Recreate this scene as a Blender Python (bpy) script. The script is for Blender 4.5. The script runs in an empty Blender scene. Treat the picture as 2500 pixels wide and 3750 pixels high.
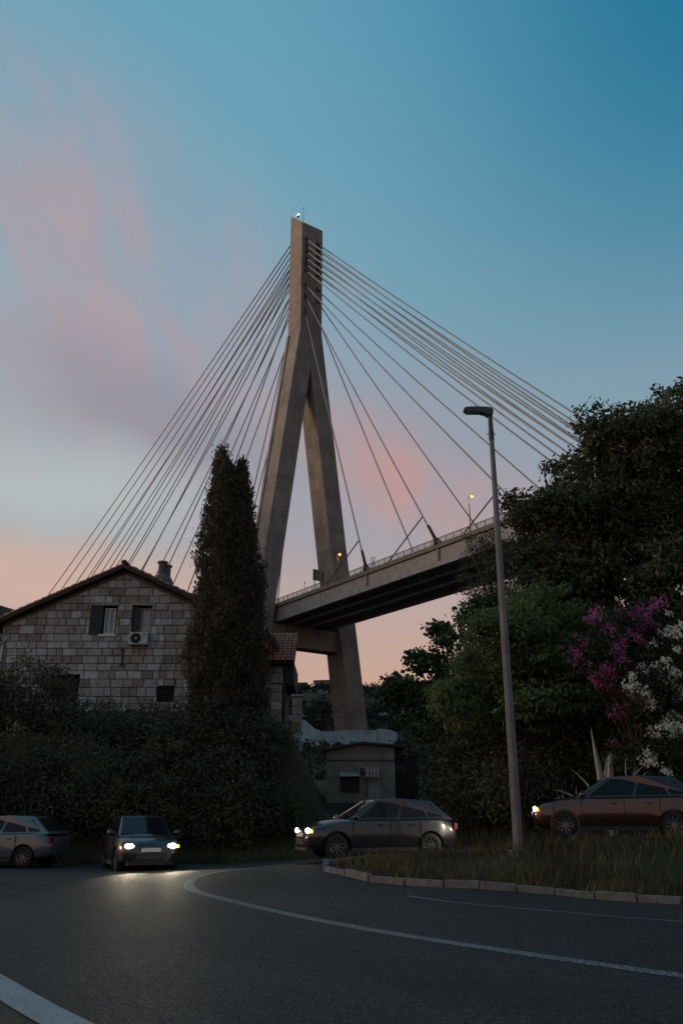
import bpy, bmesh, math, random
import numpy as np
from mathutils import Vector, Matrix, Euler
from mathutils.geometry import delaunay_2d_cdt

random.seed(7); RNG = np.random.default_rng(7)
scene = bpy.context.scene
col = scene.collection
R = math.radians

# ------------------------------------------------------------------ camera
cam_d = bpy.data.cameras.new('camera'); cam = bpy.data.objects.new('camera', cam_d); col.objects.link(cam)
cam.location = (0, 0, 1.3); cam.rotation_euler = (R(110), 0, 0)
cam_d.sensor_fit = 'VERTICAL'; cam_d.sensor_height = 36; cam_d.lens = 29.893
cam_d.clip_start = 0.05; cam_d.clip_end = 6000
scene.camera = cam

# ------------------------------------------------------------------ node helper
class NT:
    def __init__(s, tree): s.t = tree; s.n = tree.nodes; s.l = tree.links
    def node(s, ty, **kw):
        n = s.n.new(ty)
        for k, v in kw.items(): setattr(n, k, v)
        return n
    def put(s, sock, v):
        if v is None: return
        if isinstance(v, bpy.types.NodeSocket): s.l.new(v, sock)
        else:
            if sock.type == 'RGBA' and len(v) == 3: v = (*v, 1)
            sock.default_value = v
    def math(s, op, a, b=None, c=None, clamp=False):
        n = s.node('ShaderNodeMath', operation=op, use_clamp=clamp)
        for i, v in enumerate((a, b, c)): s.put(n.inputs[i], v)
        return n.outputs[0]
    def vec(s, op, a, b=None, out=0):
        n = s.node('ShaderNodeVectorMath', operation=op); s.put(n.inputs[0], a); s.put(n.inputs[1], b)
        return n.outputs[out]
    def dot(s, a, v): return s.vec('DOT_PRODUCT', a, v, 'Value')
    def smooth(s, v, a, b, lo=0.0, hi=1.0):
        n = s.node('ShaderNodeMapRange', interpolation_type='SMOOTHSTEP')
        for i, q in enumerate((v, a, b, lo, hi)): s.put(n.inputs[i], q)
        return n.outputs[0]
    def mix(s, f, a, b, mode='MIX'):
        n = s.node('ShaderNodeMix', data_type='RGBA', blend_type=mode)
        s.put(n.inputs[0], f); s.put(n.inputs[6], a); s.put(n.inputs[7], b)
        return n.outputs[2]
    def noise(s, co, scale, detail=3, rough=.5, dist=0.0, out=0):
        n = s.node('ShaderNodeTexNoise'); s.put(n.inputs['Vector'], co)
        n.inputs['Scale'].default_value = scale; n.inputs['Detail'].default_value = detail
        n.inputs['Roughness'].default_value = rough; n.inputs['Distortion'].default_value = dist
        return n.outputs[out]
    def ramp(s, f, stops, interp='LINEAR'):
        n = s.node('ShaderNodeValToRGB'); cr = n.color_ramp; cr.interpolation = interp
        while len(cr.elements) < len(stops): cr.elements.new(.5)
        for e, (p, c) in zip(cr.elements, stops): e.position = p; e.color = (*c, 1) if len(c) == 3 else c
        s.put(n.inputs[0], f); return n.outputs[0]
    def mapping(s, co, scale=(1, 1, 1), rot=(0, 0, 0), loc=(0, 0, 0)):
        n = s.node('ShaderNodeMapping'); s.put(n.inputs['Vector'], co)
        n.inputs['Scale'].default_value = scale; n.inputs['Rotation'].default_value = rot; n.inputs['Location'].default_value = loc
        return n.outputs[0]

def lin(r, g, b):
    f = lambda c: (c / 255 / 12.92) if c / 255 <= .04045 else ((c / 255 + .055) / 1.055) ** 2.4
    return (f(r), f(g), f(b))

# ------------------------------------------------------------------ dusk sky
SUN_AZ = R(-74); SUN_EL = R(5)
world = bpy.data.worlds.new('World'); scene.world = world; world.use_nodes = True
w = NT(world.node_tree); w.n.clear()
co = w.node('ShaderNodeTexCoord').outputs['Generated']
d = w.vec('NORMALIZE', co)
sep = w.node('ShaderNodeSeparateXYZ'); w.put(sep.inputs[0], d)
dx, dy, dz = sep.outputs
toward = w.dot(d, (-.95, .31, 0))
base = w.ramp(w.math('MAXIMUM', dz, 0.0), [
    (0.0, lin(200, 150, 128)), (.15, lin(206, 168, 150)), (.23, lin(192, 170, 164)), (.31, lin(163, 164, 174)),
    (.45, lin(142, 168, 184)), (.60, lin(120, 168, 188)), (.76, lin(104, 165, 190)), (1.0, lin(92, 148, 178))])
left_pale = w.math('MULTIPLY', w.smooth(toward, .30, .80), w.smooth(dz, 1.0, .40))
base = w.mix(w.math('MULTIPLY', left_pale, w.smooth(dz, .22, .34, .15, .75)), base, lin(166, 180, 188))
deep = w.math('MULTIPLY', w.smooth(toward, .34, -.20), w.smooth(dz, .32, .78))
base = w.mix(deep, base, w.mix(1.0, base, (.045, .46, .62), 'MULTIPLY'))
# the sky away from the sunset is already dusky
base = w.mix(w.math('MULTIPLY', w.smooth(toward, -.10, -.66), .60), base, lin(112, 120, 132))
# cloud sheets drawn out by the wind, seen in perspective
inv = w.math('DIVIDE', 1.0, w.math('ADD', w.math('MAXIMUM', dz, 0.0), .22))
sheet = w.vec('SCALE', d); w.l.new(inv, sheet.node.inputs['Scale'])
streak = w.mapping(sheet, scale=(2.1, .75, .6), rot=(0, 0, R(-24)), loc=(.35, 1.7, 0))
n1 = w.noise(streak, 1.15, 3, .5, .35)
n2 = w.noise(w.mapping(sheet, scale=(1.1, 1.5, .8), rot=(0, 0, R(12)), loc=(4.1, 2.2, 0)), 1.7, 3, .5, .5)
n3 = w.noise(w.mapping(sheet, scale=(1.9, .8, .7), rot=(0, 0, R(-30)), loc=(1.3, .4, 0)), 2.0, 3, .5, .5)
wn = w.node('ShaderNodeSeparateXYZ'); w.put(wn.inputs[0], w.noise(d, 3.2, 3, .5, 0, 1))
az = w.math('ADD', w.math('ARCTAN2', dx, dy), w.math('MULTIPLY', w.math('SUBTRACT', wn.outputs[0], .5), .22))
el = w.math('ADD', w.math('ARCSINE', dz), w.math('MULTIPLY', w.math('SUBTRACT', wn.outputs[1], .5), .16))
def cloud(a0, e0, sa, se, tilt):
    u = w.math('SUBTRACT', az, R(a0)); v = w.math('SUBTRACT', el, R(e0)); c, s_ = math.cos(R(tilt)), math.sin(R(tilt))
    p = w.math('MULTIPLY', w.math('ADD', w.math('MULTIPLY', u, c), w.math('MULTIPLY', v, s_)), 1 / R(sa))
    q = w.math('MULTIPLY', w.math('SUBTRACT', w.math('MULTIPLY', v, c), w.math('MULTIPLY', u, s_)), 1 / R(se))
    return w.smooth(w.math('SQRT', w.math('ADD', w.math('MULTIPLY', p, p), w.math('MULTIPLY', q, q))), 1.15, .1)
warm = w.mix(w.smooth(dz, .24, .46), lin(214, 164, 146), lin(184, 160, 170))
wmask = w.math('MULTIPLY', w.math('MULTIPLY', w.smooth(n1, .38, .70), w.smooth(toward, .12, .55)), w.smooth(dz, .72, .46))
sky = w.mix(w.math('MULTIPLY', wmask, .32), base, warm)
fine = w.noise(w.mapping(sheet, scale=(3.6, .8, .7), rot=(0, 0, R(-34)), loc=(2.3, .9, 0)), 3.2, 4, .55, .8)
wisp = w.math('MULTIPLY', w.smooth(n3, .30, .66, .40, 1.0), w.smooth(fine, .28, .68, .45, 1.0))
sky = w.mix(w.math('MULTIPLY', w.math('MULTIPLY', cloud(-17, 32.5, 25, 15, -30), wisp), .95), sky, lin(182, 160, 168))
sky = w.mix(w.math('MULTIPLY', cloud(-13, 26, 15, 4.6, -14), .62), sky, lin(142, 144, 158))
sky = w.mix(w.math('MULTIPLY', cloud(-20, 20.5, 15, 5.0, -4), .85), sky, lin(186, 194, 194))
sky = w.mix(w.math('MULTIPLY', cloud(5, 24.5, 11, 6, -20), .55), sky, lin(164, 154, 166))
sky = w.mix(w.math('MULTIPLY', w.math('MULTIPLY', cloud(6.5, 20.0, 15, 4.4, -36), wisp), .72), sky, lin(212, 150, 136))
sky = w.mix(w.math('MULTIPLY', cloud(-20, 14.5, 14, 3.6, 0), .6), sky, lin(224, 182, 162))
ns = w.node('ShaderNodeTexSky', sky_type='NISHITA'); ns.sun_disc = False
ns.sun_elevation = SUN_EL; ns.sun_rotation = SUN_AZ; ns.air_density = 1.2; ns.dust_density = 1.5
nis = w.mix(1.0, ns.outputs[0], (.10, .10, .10), 'MULTIPLY')
sky = w.mix(.08, sky, nis)
bg = w.node('ShaderNodeBackground'); w.put(bg.inputs[0], sky); bg.inputs[1].default_value = 1.0
wo = w.node('ShaderNodeOutputWorld'); w.l.new(bg.outputs[0], wo.inputs[0])

# ------------------------------------------------------------------ low sun behind thin cloud, to the left
sd = bpy.data.lights.new('sun', 'SUN'); sun = bpy.data.objects.new('sun', sd); col.objects.link(sun)
sd.energy = 2.4; sd.angle = R(12); sd.color = (1.0, .66, .42)
sv = Vector((math.sin(SUN_AZ) * math.cos(SUN_EL), math.cos(SUN_AZ) * math.cos(SUN_EL), math.sin(SUN_EL)))
sun.rotation_euler = (-sv).to_track_quat('-Z', 'Y').to_euler()

scene.view_settings.view_transform = 'Standard'; scene.view_settings.look = 'None'
scene.view_settings.exposure = 0.0; scene.view_settings.gamma = 1.0
scene.view_settings.use_curve_mapping = False
scene.render.engine = 'CYCLES'
scene.cycles.max_bounces = 4; scene.cycles.transparent_max_bounces = 8

# ------------------------------------------------------------------ materials
def material(name):
    m = bpy.data.materials.new(name); m.use_nodes = True
    t = NT(m.node_tree); b = t.n['Principled BSDF']
    return m, t, b
def pos(t): return t.node('ShaderNodeNewGeometry').outputs['Position']
def objco(t): return t.node('ShaderNodeTexCoord').outputs['Object']
def bump(t, b, h, strength=.4, dist=.02):
    n = t.node('ShaderNodeBump'); n.inputs['Strength'].default_value = strength; n.inputs['Distance'].default_value = dist
    t.put(n.inputs['Height'], h); t.l.new(n.outputs[0], b.inputs['Normal'])
def simple(name, c, rough=.6, metal=0.0, var=.25, scale=3.0, bmp=0.0, coat=0.0, local=False):
    m, t, b = material(name); p = objco(t) if local else pos(t)
    n = t.noise(p, scale, 4, .6)
    lo = tuple(x * (1 - var) for x in c); hi = tuple(min(1, x * (1 + var)) for x in c)
    t.put(b.inputs['Base Color'], t.mix(t.smooth(n, .3, .7), lo, hi))
    b.inputs['Roughness'].default_value = rough; b.inputs['Metallic'].default_value = metal
    b.inputs['Coat Weight'].default_value = coat; b.inputs['Coat Roughness'].default_value = .08
    if bmp: bump(t, b, t.noise(p, scale * 6, 4, .6), bmp, .02)
    return m
def glow(name, c, s):
    m, t, b = material(name); b.inputs['Base Color'].default_value = (*c, 1)
    b.inputs['Emission Color'].default_value = (*c, 1); b.inputs['Emission Strength'].default_value = s
    return m
def leafmat(name, dark, light, trans=.25, rough=.55, clump=.7):
    m, t, b = material(name)
    rnd = t.node('ShaderNodeNewGeometry').outputs['Random Per Island']
    n = t.noise(pos(t), clump, 2, .5)
    f = t.math('ADD', t.math('MULTIPLY', rnd, .6), t.math('MULTIPLY', t.smooth(n, .35, .65), .4))
    c = t.mix(f, dark, light); t.put(b.inputs['Base Color'], c)
    b.inputs['Roughness'].default_value = rough; b.inputs['Specular IOR Level'].default_value = .3
    tr = t.node('ShaderNodeBsdfTranslucent'); t.put(tr.inputs[0], c)
    ms = t.node('ShaderNodeMixShader'); ms.inputs[0].default_value = trans
    t.l.new(b.outputs[0], ms.inputs[1]); t.l.new(tr.outputs[0], ms.inputs[2])
    t.l.new(ms.outputs[0], t.n['Material Output'].inputs[0])
    return m

def asphalt():
    m, t, b = material('asphalt'); p = pos(t)
    v = t.node('ShaderNodeTexVoronoi'); t.put(v.inputs['Vector'], p); v.inputs['Scale'].default_value = 48
    sp = t.node('ShaderNodeSeparateXYZ'); t.put(sp.inputs[0], v.outputs['Color'])
    c = t.mix(t.math('POWER', sp.outputs[0], 3.0), (.010, .0098, .0094), (.076, .071, .067))
    big = t.noise(p, .35, 5, .6); c = t.mix(t.smooth(big, .35, .7), c, t.mix(1.0, c, (.60, .59, .58), 'MULTIPLY'))
    rot = t.mapping(p, scale=(1, 1, 1), rot=(0, 0, R(48)))
    lane = t.node('ShaderNodeSeparateXYZ'); t.put(lane.inputs[0], rot)
    trk = t.noise(t.mapping(rot, scale=(.10, 1.3, 1)), 1.0, 3, .5); c = t.mix(t.math('MULTIPLY', t.smooth(trk, .48, .66), .45), c, t.mix(1.0, c, (1.5, 1.47, 1.42), 'MULTIPLY'))
    tar = t.noise(t.mapping(p, scale=(.6, 1.4, 1), rot=(0, 0, R(-48))), 1.1, 5, .6)
    c = t.mix(t.math('MULTIPLY', t.smooth(tar, .58, .70), .45), c, (.018, .018, .018))
    wob = t.node('ShaderNodeVectorMath', operation='ADD'); t.put(wob.inputs[0], p); t.put(wob.inputs[1], t.vec('MULTIPLY', t.noise(p, 1.6, 4, .6, 0, 1), (.7, .7, 0)))
    cr = t.node('ShaderNodeTexVoronoi', feature='DISTANCE_TO_EDGE'); t.put(cr.inputs['Vector'], wob.outputs[0]); cr.inputs['Scale'].default_value = .34
    crack = t.math('MULTIPLY', t.smooth(cr.outputs['Distance'], .006, .002), t.smooth(t.noise(p, .5, 2, .5), .46, .56))
    c = t.mix(t.math('MULTIPLY', crack, .85), c, (.008, .008, .008))
    t.put(b.inputs['Base Color'], c)
    b.inputs['Specular IOR Level'].default_value = .32
    t.put(b.inputs['Roughness'], t.math('ADD', t.math('MULTIPLY', sp.outputs[1], .25), .58))
    bump(t, b, t.math('ADD', v.outputs['Distance'], t.noise(p, 40, 3, .6)), .9, .012)
    return m
def paint_line(wear):
    m, t, b = material('road_paint'); p = pos(t)
    n = t.noise(p, 22, 5, .7); n2 = t.noise(p, 3.0, 4, .6)
    f = t.math('MULTIPLY', t.smooth(n, wear, wear + .12), t.smooth(n2, .22, .42))
    t.put(b.inputs['Base Color'], t.mix(f, (.05, .05, .052), t.mix(n2, (.16, .165, .175), (.40, .41, .43))))
    b.inputs['Roughness'].default_value = .6; bump(t, b, n, .5, .01)
    return m
def concrete(name, c, joints=True):
    m, t, b = material(name); p = pos(t)
    n = t.noise(p, .25, 6, .65); n2 = t.noise(t.mapping(p, scale=(1.2, 1.2, .06)), .9, 4, .6)
    f = t.math('ADD', t.math('MULTIPLY', n, .6), t.math('MULTIPLY', n2, .4))
    cc = t.mix(t.smooth(f, .32, .68), tuple(x * .66 for x in c), tuple(x * 1.24 for x in c))
    if joints:
        sz = t.node('ShaderNodeSeparateXYZ'); t.put(sz.inputs[0], p)
        fr = t.math('FRACT', t.math('MULTIPLY', sz.outputs[2], 1 / 4.1))
        ln = t.math('LESS_THAN', fr, .035)
        cc = t.mix(t.math('MULTIPLY', ln, .55), cc, tuple(x * .5 for x in c))
        lift = t.node('ShaderNodeTexWhiteNoise', noise_dimensions='1D'); t.put(lift.inputs['W'], t.math('FLOOR', t.math('MULTIPLY', sz.outputs[2], 1 / 4.1)))
        cc = t.mix(t.math('MULTIPLY', lift.outputs[0], .45), cc, t.mix(1.0, cc, (.7, .7, .7), 'MULTIPLY'))
    t.put(b.inputs['Base Color'], cc); b.inputs['Roughness'].default_value = .85
    bump(t, b, t.noise(p, 6, 4, .6), .25, .03)
    return m
def stonemat():
    m, t, b = material('limestone_block'); p = pos(t)
    rnd = t.node('ShaderNodeObjectInfo').outputs['Random']
    tone = t.ramp(rnd, [(0, (.30, .25, .21)), (.25, (.38, .32, .27)), (.5, (.43, .39, .35)), (.75, (.48, .46, .44)), (1, (.62, .61, .60))])
    n = t.noise(p, 7, 5, .65); n2 = t.noise(p, .9, 3, .5)
    c = t.mix(t.smooth(n, .3, .7), t.mix(1.0, tone, (.72, .70, .68), 'MULTIPLY'), tone)
    c = t.mix(t.math('MULTIPLY', t.smooth(n2, .52, .72), .5), c, (.13, .09, .07))
    t.put(b.inputs['Base Color'], c); b.inputs['Roughness'].default_value = .9; b.inputs['Specular IOR Level'].default_value = .3
    bump(t, b, t.noise(p, 14, 5, .7), .8, .03)
    return m
def groundmat():
    m, t, b = material('scrub_ground'); p = pos(t)
    n = t.noise(p, .05, 6, .65); n2 = t.noise(p, .9, 5, .6); n3 = t.noise(t.mapping(p, loc=(9, 3, 0)), .018, 4, .55)
    soil = t.mix(n2, (.050, .040, .027), (.12, .098, .068))
    green = t.mix(n2, (.024, .026, .013), (.062, .060, .030))
    c = t.mix(t.smooth(n, .40, .56), soil, green)
    sy = t.node('ShaderNodeSeparateXYZ'); t.put(sy.inputs[0], p)
    far = t.math('GREATER_THAN', sy.outputs[1], 90.0)
    rock = t.mix(n2, (.12, .12, .12), (.34, .33, .32))
    c = t.mix(t.math('MULTIPLY', t.math('MULTIPLY', t.smooth(n3, .54, .62), far), .6), c, rock)
    t.put(b.inputs['Base Color'], c); b.inputs['Roughness'].default_value = 1.0; b.inputs['Specular IOR Level'].default_value = .05
    bump(t, b, n2, .6, .1)
    return m
def tilemat():
    m, t, b = material('terracotta'); p = pos(t)
    rnd = t.node('ShaderNodeObjectInfo').outputs['Random']
    c = t.mix(rnd, (.40, .13, .08), (.60, .24, .16)); n = t.noise(p, 9, 4, .6)
    t.put(b.inputs['Base Color'], t.mix(t.smooth(n, .5, .75), c, (.12, .085, .07))); b.inputs['Roughness'].default_value = .85
    return m

M = dict(
    soil=simple('dark_roadside_soil', (.060, .046, .032), .95, 0, .5, 7, .8),
    anchor=simple('recess_shade', (.05, .05, .05), .6, .3, .1, 2),  # dark tone that paints the shade of the cable recesses
    chord=simple('chord_paint', (.55, .50, .45), .6, 0, .15, .8),
    asphalt=asphalt(), line=paint_line(.34), line_worn=paint_line(.47),
    concrete=concrete('pylon_concrete', (.215, .195, .178)), deck=simple('weathered_steel_paint', (.25, .243, .24), .6, 0, .18, .8),
    deck_dark=simple('deck_underside_steel', (.27, .25, .235), .7, 0, .2, .7), edge=simple('parapet_concrete', (.19, .165, .14), .85, 0, .2, 1.2),
    cable=simple('cable_sheath', (.26, .26, .265), .45, 0, .1, 1), rail=simple('galvanised_rail', (.10, .092, .085), .6, .2, .2, 4),
    dark_metal=simple('dark_metal', (.035, .035, .036), .5, .5, .2, 8), stone=stonemat(),
    mortar=simple('mortar', (.12, .10, .085), .95, 0, .3, 5, .4), ground=groundmat(), tile=tilemat(),
    plaster=simple('hut_render', (.30, .25, .21), .9, 0, .16, 1.6, .2), soffit=simple('old_timber', (.05, .038, .03), .85, 0, .3, 4),
    render_trim=simple('gable_render', (.14, .115, .095), .9, 0, .2, 3, .3),
    white_paint=simple('white_joinery', (.62, .64, .66), .5, 0, .08, 6), shutter=simple('dark_shutter', (.020, .019, .018), .6, 0, .25, 9),
    curtain=simple('curtain', (.40, .41, .40), .9, 0, .2, 7), ac=simple('off_white_casing', (.48, .48, .47), .5, 0, .12, 5),
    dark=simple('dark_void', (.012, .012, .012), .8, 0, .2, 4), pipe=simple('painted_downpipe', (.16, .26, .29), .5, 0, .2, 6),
    roofing=simple('hut_roof_felt', (.075, .066, .058), .85, 0, .25, 3), post=simple('galvanised_post', (.145, .143, .15), .42, .35, .15, 2.5),
    lamp_head=simple('lamp_casing', (.06, .06, .06), .5, .2, .15, 6), sodium=glow('sodium_lamp', (1.0, .27, .03), 2.7), beacon=glow('beacon_lens', (1.0, .93, .75), 1.6),
    led_off=simple('unlit_led_lens', (.30, .30, .29), .25, 0, .05, 9), bark=simple('bark', (.075, .06, .048), .95, 0, .35, 6, .6),
    agave=simple('agave_skin', (.27, .275, .235), .6, 0, .25, 5), kerb=simple('kerb_concrete', (.12, .115, .11), .9, 0, .25, 6, .5),
    pave=simple('cement_shoulder', (.16, .155, .15), .9, 0, .3, 4, .5), wall_pale=simple('sprayed_concrete', (.22, .29, .33), .9, 0, .3, .5, .3),
    hillwall=simple('far_house_wall', (.30, .28, .26), .9, 0, .1, .4), hillglass=simple('far_window_glass', (.02, .022, .024), .6, 0, .1, 1),
    sign_back=simple('sign_back', (.12, .12, .12), .6, .3, .15, 2),
    cypress=leafmat('cypress_scale_leaf', (.052, .044, .028), (.105, .088, .054), .12, .7, .9),
    laurel=leafmat('glossy_leaf', (.040, .052, .026), (.135, .148, .068), .22, .5, .5),
    feather=leafmat('light_green_leaf', (.050, .085, .030), (.16, .22, .075), .32, .55, .8),
    broad=leafmat('broad_leaf', (.030, .056, .022), (.10, .15, .056), .25, .5, .7),
    greytree=leafmat('grey_green_leaf', (.040, .046, .030), (.10, .102, .060), .25, .6, .7),
    hedge=leafmat('hedge_leaf', (.038, .045, .028), (.115, .12, .066), .2, .6, .6),
    oleander=leafmat('oleander_leaf', (.016, .028, .014), (.050, .070, .030), .2, .5, .9),
    petal_pink=leafmat('pink_petal', (.30, .055, .19), (.56, .15, .38), .35, .6, 3), petal_white=leafmat('white_petal', (.55, .55, .46), (.85, .85, .78), .35, .6, 3),
    grass=leafmat('dry_grass', (.05, .045, .022), (.15, .125, .06), .3, .7, .8), scrub=leafmat('scrub_leaf', (.012, .018, .012), (.042, .046, .028), .1, .8, .12),
)

# ------------------------------------------------------------------ object helpers
WL = {}
def finish(o, parent=None, loc=(0, 0, 0)):
    col.objects.link(o); WL[o.name] = Vector(loc)
    if parent is not None:
        o.parent = parent; o.location = Vector(loc) - WL[parent.name]
    else: o.location = loc
    return o
def tag(o, label, cat, group=None):
    o['label'] = label; o['category'] = cat
    if group: o['group'] = group
    return o
def empty(name, loc, label=None, cat=None, group=None):
    o = bpy.data.objects.new(name, None); o.empty_display_size = .2; finish(o, None, loc)
    if label: tag(o, label, cat, group)
    return o
class MB:
    def __init__(s): s.v = []; s.f = []
    def add(s, vs, fs):
        k = len(s.v); s.v += [tuple(q) for q in vs]; s.f += [tuple(i + k for i in f) for f in fs]; return s
    def box(s, x0, x1, y0, y1, z0, z1):
        return s.add([(x0, y0, z0), (x1, y0, z0), (x1, y1, z0), (x0, y1, z0), (x0, y0, z1), (x1, y0, z1), (x1, y1, z1), (x0, y1, z1)],
                     [(0, 3, 2, 1), (4, 5, 6, 7), (0, 1, 5, 4), (1, 2, 6, 5), (2, 3, 7, 6), (3, 0, 4, 7)])
    def hexa(s, lo, hi):   # two quads
        return s.add(list(lo) + list(hi), [(0, 3, 2, 1), (4, 5, 6, 7), (0, 1, 5, 4), (1, 2, 6, 5), (2, 3, 7, 6), (3, 0, 4, 7)])
    def beam(s, p, q, wd, ht, upv=(0, 0, 1)):
        p, q = Vector(p), Vector(q); a = (q - p).normalized(); x = a.cross(Vector(upv)).normalized(); y = x.cross(a)
        c = [(-1, -1), (1, -1), (1, 1), (-1, 1)]
        return s.hexa([p + x * i * wd / 2 + y * j * ht / 2 for i, j in c], [q + x * i * wd / 2 + y * j * ht / 2 for i, j in c])
    def tube(s, pts, rad, n=8, cap=True):
        pts = [Vector(p) for p in pts]; rad = rad if hasattr(rad, '__len__') else [rad] * len(pts)
        k = len(s.v); ref = Vector((.31, .2, .93)).normalized()
        for i, p in enumerate(pts):
            a = (pts[min(i + 1, len(pts) - 1)] - pts[max(i - 1, 0)]).normalized()
            x = a.cross(ref)
            if x.length < .05: x = a.cross(Vector((1, 0, 0)))
            x.normalize(); y = a.cross(x)
            for j in range(n):
                t = 2 * math.pi * j / n; s.v.append(tuple(p + (x * math.cos(t) + y * math.sin(t)) * rad[i]))
        for i in range(len(pts) - 1):
            for j in range(n):
                a, b = k + i * n + j, k + i * n + (j + 1) % n
                s.f.append((a, b, b + n, a + n))
        if cap:
            s.f.append(tuple(k + j for j in range(n - 1, -1, -1))); e = k + (len(pts) - 1) * n
            s.f.append(tuple(e + j for j in range(n)))
        return s
    def prism(s, poly, p0, p1):   # poly given as 3d points, extruded from offset p0 to p1
        n = len(poly); p0, p1 = Vector(p0), Vector(p1)
        return s.add([Vector(q) + p0 for q in poly] + [Vector(q) + p1 for q in poly],
                     [tuple(range(n - 1, -1, -1)), tuple(range(n, 2 * n))] + [(i, (i + 1) % n, n + (i + 1) % n, n + i) for i in range(n)])
    def mesh(s, name, shift=(0, 0, 0)):
        me = bpy.data.meshes.new(name); sh = Vector(shift)
        me.from_pydata([tuple(Vector(q) - sh) for q in s.v], [], s.f)
        bm = bmesh.new(); bm.from_mesh(me); bmesh.ops.recalc_face_normals(bm, faces=bm.faces); bm.to_mesh(me); bm.free()
        return me
    def build(s, name, mat, parent=None, smooth=False, bevel=0.0):
        vs = np.array(s.v); c = Vector(((vs.min(0) + vs.max(0)) / 2).tolist())
        me = s.mesh(name, c); me.materials.append(mat)
        if bevel:
            bm = bmesh.new(); bm.from_mesh(me)
            bmesh.ops.bevel(bm, geom=list(bm.edges), offset=bevel, segments=1, affect='EDGES'); bm.to_mesh(me); bm.free()
        if smooth: me.shade_smooth()
        return finish(bpy.data.objects.new(name, me), parent, c)
def structure(o): o['kind'] = 'structure'; return o
def stuff(o): o['kind'] = 'stuff'; return o
def copy_of(o, parent, loc, scale=None, rot=None, name=None):
    c = o.copy(); col.objects.link(c); c.parent = parent
    c.location = Vector(loc) - (WL[parent.name] if parent else Vector())
    if scale: c.scale = scale
    if rot: c.rotation_euler = rot
    WL[c.name] = Vector(loc); return c
def quad_mesh(name, V, mat, parent=None, loc=(0, 0, 0)):
    n = len(V); me = bpy.data.meshes.new(name); me.vertices.add(n * 4); me.loops.add(n * 4); me.polygons.add(n)
    me.vertices.foreach_set('co', (V.reshape(-1, 3) - np.array(loc)).astype(np.float32).ravel())
    me.loops.foreach_set('vertex_index', np.arange(n * 4, dtype=np.int32))
    me.polygons.foreach_set('loop_start', np.arange(0, n * 4, 4, dtype=np.int32))
    me.polygons.foreach_set('loop_total', np.full(n, 4, dtype=np.int32))
    me.update(calc_edges=True); me.materials.append(mat)
    return finish(bpy.data.objects.new(name, me), parent, loc)

# ------------------------------------------------------------------ terrain
def ss(x, a, b):
    t = np.clip((x - a) / (b - a), 0, 1); return t * t * (3 - 2 * t)
PATH = np.array([(-12, 25.6, 0), (-8, 25.5, 0), (-4, 25.2, .08), (0, 24.6, .32), (4, 23.8, .66), (8, 22.8, 1.0), (14, 21.3, 1.5), (24, 19, 2.3), (40, 15, 3.2)])
def wave(x, y):
    return (np.sin(x * .071 + 1.3) * np.cos(y * .053) + .6 * np.sin(x * .13 + y * .11 + .7) + .35 * np.sin(x * .31 - y * .27) + .2 * np.sin(x * .7 + y * .6))
def height(x, y):
    x = np.asarray(x, float); y = np.asarray(y, float)
    far = np.interp(y, [30, 52, 62, 100, 140, 149, 200, 250, 300, 380, 430, 520, 900, 1600], [0, 2.3, 3.4, 8.2, 12.4, 13.0, 19, 28, 38, 56, 60, 66, 50, 20])
    far = far + ss(y, 110, 260) * (wave(x, y) * 1.6 + np.clip(-x - 40, 0, 200) * .33 + np.clip(x - 10, 0, 150) * .10)
    left = 5.4 * ss(y, 30.5, 36.5) * ss(x, .2, -2.8) * ss(y, 75, 52)
    right = ss(x, 1.5, 6) * (2.0 * ss(y, 25, 28.5) + 1.6 * ss(y, 28, 40)) * ss(y, 90, 55)
    b = np.maximum(far, np.maximum(left, right))
    b = b + .12 * ss(y, 16, 18) * ss(x, 0, 3) * ss(y, 24, 20)
    # the upper road's bench
    best = np.full(x.shape, 1e9); pz = np.zeros(x.shape)
    for (x0, y0, z0), (x1, y1, z1) in zip(PATH[:-1], PATH[1:]):
        ex, ey = x1 - x0, y1 - y0; t = np.clip(((x - x0) * ex + (y - y0) * ey) / (ex * ex + ey * ey), 0, 1)
        q = np.hypot(x - x0 - t * ex, y - y0 - t * ey); m = q < best
        best = np.where(m, q, best); pz = np.where(m, z0 + t * (z1 - z0), pz)
    k = ss(best, 6.5, 2.7)
    return b * (1 - k) + pz * k
def H(x, y): return float(height(np.array([x]), np.array([y]))[0])

KERB = [(5.7, 15.59), (3.9, 16.9), (2.01, 17.95), (.6, 19.2), (-.35, 20.6), (-.35, 21.6), (.6, 22.15), (2.5, 21.85), (8, 20.4), (14, 18.9), (24, 16.6), (40, 12.6)]
NEAR = [(-16, 25.2), (-10, 18.2), (-6.2, 13.3), (-4.88, 10.65), (-3.34, 8.52), (-1.90, 6.44), (.98, 2.72), (5.8, -2.9), (14, -11)]
def ground():
    xs = np.concatenate([-np.geomspace(30, 900, 26)[::-1], np.arange(-29.5, 30, .5), np.geomspace(30, 900, 26)])
    ys = np.concatenate([-np.geomspace(14, 200, 8)[::-1], np.arange(-13, 60, .5), np.geomspace(60, 1600, 64)])
    X, Y = np.meshgrid(xs, ys); Z = height(X, Y)
    inroad = (ss(Y, 32, 30) * ss(X, -45, -40) * ss(X, 45, 40))
    Z = Z - .07 * inroad
    n, m = X.shape; V = np.stack([X, Y, Z], -1).reshape(-1, 3)
    i = np.arange(n - 1)[:, None] * m + np.arange(m - 1)[None]; F = np.stack([i, i + 1, i + m + 1, i + m], -1).reshape(-1, 4)
    me = bpy.data.meshes.new('ground'); me.from_pydata(V.tolist(), [], F.tolist()); me.materials.append(M['ground']); me.shade_smooth()
    return structure(finish(bpy.data.objects.new('ground', me)))
ground()

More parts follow.
